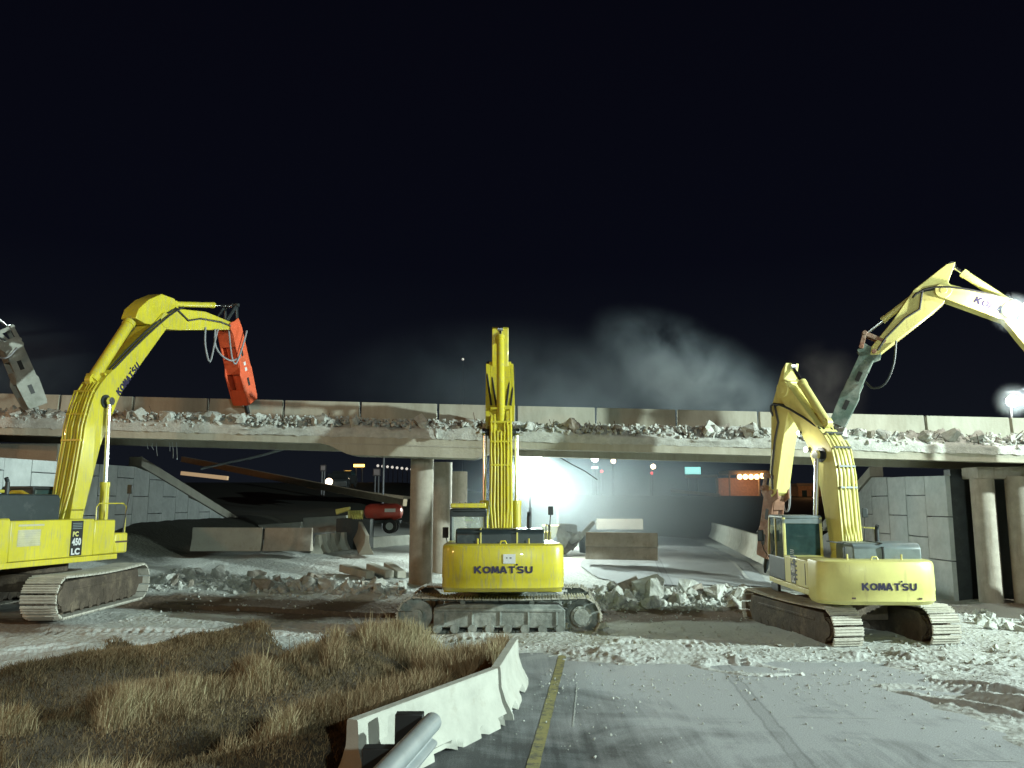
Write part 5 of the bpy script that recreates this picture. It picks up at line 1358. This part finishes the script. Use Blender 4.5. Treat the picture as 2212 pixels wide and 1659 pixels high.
# ------------------------------------------------------------------ ramp and far bank
def wall_px(a, b, th, hgt, m, name, label, cat):
    d = b-a; x, y, z = frame_from(d); mb = MB(); mb.box((a+b)/2, (th, hgt, d.length), (x, y, z)); return tag(mb.build(name, m, None, .02), label, cat)
M['dim'] = mat("dim_ramp_concrete", (.26, .21, .15), .9, var=.2)
wall_px(at(395, 992, 62), at(875, 1086, 46), .3, .40, M['dim'], "ramp_barrier", "long dim brown ramp barrier sloping down from the left wall to the pier", "barrier")
wall_px(at(392, 1022, 66), at(492, 1033, 64), .2, .30, emis("wall_strip_glow", (.55, .38, .22), .55), "glowing_wall_strip", "narrow wall strip with warm lamplight put in as its own glow, beyond the left wall", "wall strip")  # lamplight on the wall strip given as emission
wall_px(at(1560-10, 1028, 150), at(1480, 1030, 150), .3, .5, M['dim'], "far_guardrail", "faint far guardrail under the cyan billboard", "guardrail")
wall_px(at(1555, 1070, 95), at(1450, 1060, 100), .3, .35, M['dim'], "far_guardrail", "faint brownish guardrail on the far bank left of the five lamps", "guardrail")

# ------------------------------------------------------------------ distant lights
random.seed(5)
M['lamp_warm'] = emis("warm_lamp", (1.0, .78, .52), 9); M['lamp_white'] = emis("white_lamp", (.85, 1.0, 1.0), 14); M['lamp_or'] = emis("orange_lamp", (1.0, .55, .20), 8)
M['lamp_red'] = emis("red_lamp", (1.0, .05, .06), 3); M['sign_cyan'] = emis("lit_billboard", (.35, .95, .92), 1.15); M['sign_or'] = emis("orange_sign", (1.0, .55, .10), 6); M['sign_white'] = emis("white_sign", (.8, 1.0, .95), 2.2)
M['lamp_dim'] = emis("dim_lamp", (.75, .70, .62), .9)
def street_lamp(u, v, Y, r, m, label, cat="street lamp", group=None, name="street_lamp"):
    p = at(u, v, Y); zg = float(terrain(p.x, p.y))-.2
    root = tag(empty(name, (p.x, p.y, zg)), label, cat, group); h = p.z-zg
    mb = MB(); mb.tube([(0, 1.2, 0), (0, 1.2, h*.9), (0, .8, h+r*1.6), (0, 0, h+r*1.5)], .09, 6); mb.build("pole", M['pole'], root)
    mb = MB(); mb.ball((0, 0, h), (r, r, r), 14, 9); mb.build("lamp_head", m, root)
    return root
street_lamp(1285, 990, 130, .60, M['lamp_white'], "brightest white street lamp under the bridge, just right of the flood glow")
street_lamp(1325, 996, 140, .42, M['lamp_warm'], "warm white street lamp right of the brightest white one")
street_lamp(1411, 1008, 140, .42, M['lamp_warm'], "warm lamp midway between the flood glow and the cyan billboard")
street_lamp(1300, 1018, 130, .22, M['lamp_red'], "small red traffic light below the two left street lamps", "traffic light", name="traffic_light")
street_lamp(1408, 1022, 135, .20, M['lamp_red'], "small red traffic light below the lone warm lamp", "traffic light", name="traffic_light")
street_lamp(1552, 1037, 150, .28, M['lamp_white'], "small white double lamp between the cyan billboard and the five lamps", name="street_lamp")
street_lamp(1840, 1042, 120, .50, M['lamp_or'], "orange lamp glowing between the right boom and the right retaining wall")
street_lamp(1000, 776, 200, .30, M['lamp_dim'], "faint lone lamp high in the dark sky left of the middle boom", "mast lamp", name="mast_lamp")
street_lamp(824, 964, 60, .1, M['lamp_white'], "tiny white light just below the pier's drop panel at its left end", "lamp", name="site_lamp")
for k in range(8):
    u = 900/2.212*0 + 812 + k*9.6 - (k > 6)*0; street_lamp(901-8*10.6+k*10.4, 1006+k*1.1, 170, .28, M['lamp_dim'], "small dim lamp in the string of lamps receding left of the pier", group="string of lamps left of the pier")
# gas station canopy with five lamps
pA, pB = at(1590, 1031, 130), at(1655, 1028, 130)
zg = float(terrain(pA.x, pA.y))
root = tag(empty("filling_station", ((pA.x+pB.x)/2, 131.5, zg)), "distant lit filling station canopy with a row of five round lamps", "building")
inv = Matrix.Translation((-(pA.x+pB.x)/2, -131.5, -zg))
mb = MB(); mb.b2((pA.x-1, 130.6, pA.z+.55), (pB.x+1, 137, pA.z+1.1)); o = mb.build("canopy", M['dim'], None, .03); o.parent = root; o.matrix_parent_inverse = inv
mb = MB(); mb.b2((pA.x-1, 137.3, zg-1), (pB.x+1.2, 139, pA.z+.1)); o = mb.build("back_wall", mat("ochre_wall", (.5, .28, .14), .9), None, .03); o.parent = root; o.matrix_parent_inverse = inv
for x in (pA.x, pB.x):
    mb = MB(); mb.cyl((x, 134, zg-1), (x, 134, pA.z+.55), .15, n=8); o = mb.build("column", M['dim']); o.parent = root; o.matrix_parent_inverse = inv
for k in range(5):
    c = at(1598+k*12.2, 1030-(k == 4)*2, 130); mb = MB(); mb.ball(c, (.42, .2, .42), 12, 8); o = mb.build("canopy_lamp", M['lamp_or']); o.parent = root; o.matrix_parent_inverse = inv
lamp("canopy_light", 'POINT', at(1622, 1036, 133), 300, SOD_COL, .5)
# billboard
def board(u0, v0, u1, v1, Y, m, label, name="lit_sign", cat="sign"):
    a, b = at(u0, v1, Y), at(u1, v0, Y); zg = float(terrain(a.x, a.y))-.3
    root = tag(empty(name, ((a.x+b.x)/2, Y, zg)), label, cat); w = b.x-a.x; hh = b.z-a.z; z0 = a.z-zg
    mb = MB(); mb.b2((-w/2, -.1, z0), (w/2, .1, z0+hh)); mb.build("panel", m, root, .03)
    mb = MB(); mb.b2((-w/2-.1, .11, z0-.1), (w/2+.1, .4, z0+hh+.1)); mb.cyl((-w*.3, .25, 0), (-w*.3, .25, z0), .12, n=8); mb.cyl((w*.3, .25, 0), (w*.3, .25, z0), .12, n=8); mb.build("sign_frame", M['pole'], root)
board(1480, 1009, 1513, 1024, 150, M['sign_cyan'], "cyan white lit billboard in the distance under the right half of the bridge")
board(1278, 1008, 1292, 1012.5, 120, M['sign_white'], "small white lit sign strip under the brightest white lamp")
board(764, 1003, 787, 1008.5, 120, M['sign_or'], "bright orange lit message board left of the pier, the longer one")
board(744, 1017, 758, 1022, 110, M['sign_or'], "short orange lit message board above the headlights")
M['sign_dim'] = mat("dim_sign_back", (.35, .30, .32), .6)
board(693, 1006, 702, 1016, 90, M['sign_dim'], "dim grey road sign left of the orange message boards", "road_sign", "sign")
board(807, 1014, 820, 1026, 90, M['sign_dim'], "dim pinkish road sign below the string of lamps", "road_sign", "sign")
# vehicles with headlights
def vehicle(u, v, Y, label, nl=2, body=M['dark'], rz=-.4):
    c = at(u, v, Y); root = tag(empty("car", (c.x, c.y, c.z-.75), rz), label, "car")
    prof = [(-2.1, .35), (-2.1, .8), (-1.9, 1.0), (-1.3, 1.08), (-.7, 1.5), (.9, 1.5), (1.4, 1.1), (2.0, 1.0), (2.2, .8), (2.2, .35)]
    f = lambda a, b, w: Vector((w, a, b))
    mb = MB(); mb.prism([(-p[0], p[1]) for p in prof][::-1], f, -.88, .88); mb.build("body", body, root, .06)
    mb = MB(); mb.prism([(-1.25, 1.10), (-.88, 1.44), (.62, 1.44), (1.15, 1.12)], f, -.89, .89); mb.build("windows", M['glass'], root, .01)
    for y in (-1.35, 1.35):
        for s in (-1, 1):
            mb = MB(); mb.cyl((s*.70, y, .33), (s*.90, y, .33), .33, n=16); mb.build("wheel", M['black'], root, .02)
    for s in (-1, 1)[:nl]:
        mb = MB(); mb.ball((s*.62, -2.22, .75), (.30, .12, .30), 12, 8); mb.build("headlight", M['lamp_warm'], root)
    return root
vehicle(743, 1035, 78, "dark car with two bright headlights facing the camera left of the pier", rz=0)
vehicle(730, 1042, 72, "dark car with one lit headlight in front of the pair of headlights", nl=1, rz=.15)
wall_px(at(680, 1052, 82), at(880, 1075, 82), 6, .3, M['dim'], "ramp_deck", "dim ramp deck that carries the cars left of the pier", "ramp")
# far lit building beside right boom
a = at(1725, 1070, 118); b = at(1765, 1050, 118)
root = tag(empty("warehouse", ((a.x+b.x)/2, 119, a.z-2)), "small ochre lit building in the distance between the right arm and boom", "building")
inv = Matrix.Translation((-(a.x+b.x)/2, -119, -(a.z-2)))
mb = MB(); mb.b2((a.x, 118, a.z-3), (b.x+1, 124, b.z)); o = mb.build("wall", mat("ochre_render", (.42, .25, .14), .9), None, .03); o.parent = root; o.matrix_parent_inverse = inv
mb = MB(); mb.b2((a.x-.3, 117.6, b.z), (b.x+1.3, 124.4, b.z+.4)); o = mb.build("roof", M['dim'], None, .03); o.parent = root; o.matrix_parent_inverse = inv
for k in range(2):
    mb = MB(); mb.b2((a.x+.5+k*1.4, 117.95, b.z-1.6), (a.x+1.2+k*1.4, 118.02, b.z-.6)); o = mb.build("window", M['glass'], None); o.parent = root; o.matrix_parent_inverse = inv
lamp("building_light", 'POINT', at(1745, 1050, 113), 120, SOD_COL, .4)

# ------------------------------------------------------------------ light towers
def light_tower(loc, h, aim, label, heads=4, m=None, base=0, r=.22):
    root = tag(empty("light_tower", (loc[0], loc[1], base)), label, "light tower"); h = h-base
    mb = MB(); mb.cyl((0, 0, .5), (0, 0, h*.55), .07, n=10); mb.cyl((0, 0, h*.55), (0, 0, h-.1), .045, n=10); mb.build("mast", M['pole'], root)
    mb = MB(); mb.b2((-.9, -.5, .45), (.9, .5, 1.25)); mb.build("generator_box", M['yellow_worn'], root, .05)
    for s in (-1, 1):
        mb = MB(); mb.cyl((0, s*.6-.1, .32), (0, s*.6+.1, .32), .32, n=16); mb.build("wheel", M['black'], root, .02)
    a = Vector(aim)-Vector((loc[0], loc[1], base+h)); a.normalize(); side = Vector((-a.y, a.x, 0)).normalized()
    mb = MB(); mb.tube([side*-.6+Vector((0, 0, h-.1)), side*.6+Vector((0, 0, h-.1))], .04, 8); mb.build("crossbar", M['pole'], root)
    for k in range(heads):
        c = Vector((0, 0, h+(.12 if k < 2 else -.30))) + side*(-.35 if k % 2 else .35)
        x, y, z = frame_from(a)
        mb = MB(); mb.cyl(c - a*.22, c - a*.04, .08, r, 16); hd = mb.build("lamp_housing", M['dark'], root)
        mb = MB(); mb.cyl(c - a*.035, c - a*.02, r*.94, n=20); mb.build("lamp_lens", m or M['lens'], hd, smooth=False)
    return root
M['lens'] = emis("floodlight_lens", (.88, 1.0, .92), 60)
light_tower((KEY_POS.x+.5, KEY_POS.y-.35), KEY_POS.z, (2, 20, 2), "tall light tower standing off to the right of the camera, lighting the site", base=0)
light_tower((FILL_POS.x+.5, FILL_POS.y-.5), FILL_POS.z, (4, 20, 2), "unseen light tower added behind the camera to carry the fill lamp", base=0)  # tower body added for the unseen fill lamp
light_tower((BACK_POS.x, BACK_POS.y+.5), BACK_POS.z, (.3, 20, 1.5), "light tower blazing under the bridge beside the middle boom", base=tz(1, 36), r=.30)
p = at(1196, 1047, 46)
light_tower((p.x+.2, p.y), p.z, (1, 10, 2), "second lower light tower just right of the blazing one under the bridge", heads=3, base=tz(p.x, p.y), r=.20)
lamp("back_floodlight", 'POINT', p-Vector((0, .5, 0)), 3800, BACK_COL, .3)
p = at(2187, 866, 34)
root = tag(empty("work_light", (p.x, p.y, bZ(p.x)+.7)), "blazing round work light above the bridge deck at the right edge", "work light"); h = p.z-(bZ(p.x)+.7)
mb = MB(); mb.cyl((0, .15, 0), (0, .15, h), .04, n=8); mb.build("pole", M['pole'], root)
M['lens2'] = emis("work_lamp_lens", (1.0, 1.0, .86), 40)
mb = MB(); mb.ball((0, 0, h), (.24, .2, .24), 16, 10); mb.build("lamp", M['lens2'], root)
lamp("work_light_glow", 'POINT', p-Vector((0, .5, 0)), 900, (1, .98, .85), .25)
# dark roller on the deck at the right edge
c = at(2150, 925, 31.0); c.z = bZ(c.x)+.72
root = tag(empty("plate_compactor_drum", c), "dark round drum machine standing on the bridge deck at the right edge", "machine")
mb = MB(); mb.cyl((-.55, 0, .42), (.45, 0, .42), .42, n=24); mb.build("drum", M['dark'], root, .03)
mb = MB(); mb.b2((-.75, -.3, .35), (-.6, .3, .85)); mb.b2((.5, -.3, .35), (1.6, .5, 1.0)); mb.build("frame", M['rust'], root, .04)
# lamps fixed to booms (excavator work lights)
def boom_lamp(root, C, hd, u, v, yoff, r, power, m):
    rz = plane_rz(u, v, C, R(hd)); mb = MB(); c = Vector((rz[0], yoff, rz[1]))
    mb.cyl(c+Vector((0, 0, 0)), c+Vector((0, .12*(1 if yoff > 0 else -1), 0)), r*.9, r, 14); o = mb.build("work_lamp", M['dark'], root)
    mb = MB(); mb.ball(c+Vector((0, .13*(1 if yoff > 0 else -1), 0)), (r, r*.45, r), 12, 8); mb.build("lamp_lens", m, o)
    if power:
        l = lamp("boom_work_light", 'POINT', c+Vector((-.0, .42*(1 if yoff > 0 else -1), .0)), power, (1, .98, .86), .08); l.parent = root
M['lens3'] = emis("boom_lamp_lens", (1, 1, .85), 25)
boom_lamp(e4, C4, 157, 2180, 676, .36, .24, 900, M['lens3'])
Rm = R(112)
for (uu, vv, rr_, pw_) in ((1768, 972, .07, 25), (1751, 936, .05, 0)):
    before = set(COL.objects)
    pv = (C3[0]+.25*math.cos(R(87))+.36*math.sin(R(87)), C3[1]+.25*math.sin(R(87))-.36*math.cos(R(87)), C3[2])
    rz = plane_rz(uu, vv, pv, Rm); mb = MB(); cc = Vector((rz[0]+.25, .36, rz[1])); mb.cyl(cc, cc+Vector((0, .08, 0)), rr_*.9, rr_, 12); o = mb.build("work_lamp", M['dark'], e3)
    mb = MB(); mb.ball(cc+Vector((0, .09, 0)), (rr_, rr_*.45, rr_), 12, 8); mb.build("lamp_lens", M['lens3'], o)
    if pw_: l = lamp("boom_work_light", 'POINT', cc+Vector((0, .35, .0)), pw_, (1, .98, .86), .08); l.parent = o
    piv = Vector((.25, 0, 0)); Rz = Matrix.Rotation(R(25), 3, 'Z'); o.rotation_euler = (0, 0, R(25)); o.location = piv + Vector((0, -.36, 0)) - Rz @ piv

# ------------------------------------------------------------------ dust hanging in the floodlight, and added glare halos
def dust(name, c, size, dens, scale, label, lo=.45, hi=.75, rot=0, col=(.72, .88, 1.0)):
    mb = MB(); mb.ball((0, 0, 0), (1, 1, 1), 24, 14)
    m = bpy.data.materials.new(name); m.use_nodes = True; N, L = m.node_tree.nodes, m.node_tree.links
    N.remove(N["Principled BSDF"]); out = N["Material Output"]
    v = N.new("ShaderNodeVolumeScatter"); v.inputs["Color"].default_value = (*col, 1); v.inputs["Anisotropy"].default_value = .15
    tc = N.new("ShaderNodeTexCoord"); ln = N.new("ShaderNodeVectorMath"); ln.operation = 'LENGTH'; L.new(tc.outputs["Object"], ln.inputs[0])
    fo = N.new("ShaderNodeMapRange"); fo.inputs[1].default_value = .15; fo.inputs[2].default_value = 1.0; fo.inputs[3].default_value = 1; fo.inputs[4].default_value = 0; fo.interpolation_type = 'SMOOTHSTEP'; L.new(ln.outputs["Value"], fo.inputs[0])
    mp = N.new("ShaderNodeMapping"); mp.inputs["Scale"].default_value = (size[0], size[1], size[2]); L.new(tc.outputs["Object"], mp.inputs[0])
    n = N.new("ShaderNodeTexNoise"); n.inputs["Scale"].default_value = scale; n.inputs["Detail"].default_value = 4; n.inputs["Roughness"].default_value = .55; n.inputs["Distortion"].default_value = .35; L.new(mp.outputs[0], n.inputs["Vector"])
    r = N.new("ShaderNodeMapRange"); r.inputs[1].default_value = lo; r.inputs[2].default_value = hi; L.new(n.outputs[0], r.inputs[0])
    a = N.new("ShaderNodeMath"); a.operation = 'MULTIPLY'; L.new(fo.outputs[0], a.inputs[0]); L.new(r.outputs[0], a.inputs[1])
    b = N.new("ShaderNodeMath"); b.operation = 'MULTIPLY'; L.new(a.outputs[0], b.inputs[0]); b.inputs[1].default_value = dens
    L.new(b.outputs[0], v.inputs["Density"]); L.new(v.outputs[0], out.inputs["Volume"])
    o = mb.build(name, m); o.location = c; o.scale = size; o.rotation_euler = (0, rot, 0)
    return tag(o, label, "dust cloud", kind="stuff")
dust("dust_cloud", (BACK_POS.x+.3, 37.0, 4.5), (2.0, 2.0, 1.7), .9, .5, "added white dust ball for lens bloom around the blazing floodlight under the bridge", .0, .6)  # dust ball added to give the lamp its lens bloom
dust("dust_cloud", (4.2, 40.5, 3.0), (10.0, 7.5, 4.4), .20, .25, "thick pale dust glowing in the floodlight under the bridge", .0, .9)
dust("dust_cloud", at(1500, 818, 34.0), (5.4, 2.2, 2.5), .52, .55, "brightest billowing pale dust above the bridge right of the middle boom", .36, .82, rot=.5)
dust("dust_cloud", at(1330, 850, 35), (9.5, 2.6, 2.7), .14, .36, "faint bluish dust drifting above the bridge between the middle and right booms", .30, .85)
dust("dust_cloud", at(1080, 830, 36), (9.0, 2.6, 3.4), .06, .34, "faint bluish dust above the bridge behind the middle boom", .25, .85)
dust("dust_cloud", at(1770, 850, 29.0), (1.9, .9, 2.1), .26, .8, "small puff of reddish dust at the tip of the green breaker", .34, .85, col=(.95, .85, .78), rot=.3)
dust("dust_cloud", at(0, 800, 32), (4.6, 1.8, 2.8), .14, .5, "bluish dust hanging around the grey breaker at the left edge", .28, .85)
dust("dust_cloud", at(2187, 866, 33.8), (.85, .7, .85), .14, .5, "small added dust ball for lamp glare around the work light at the right edge", .0, .6)  # small volume added to stand in for the lamp's glare
dust("dust_cloud", at(2190, 676, 24.6), (.75, .6, .7), .30, .5, "added dust ball for lamp glare around the lamp on the right boom", .0, .6)  # added volume imitating glare about the boom lamp
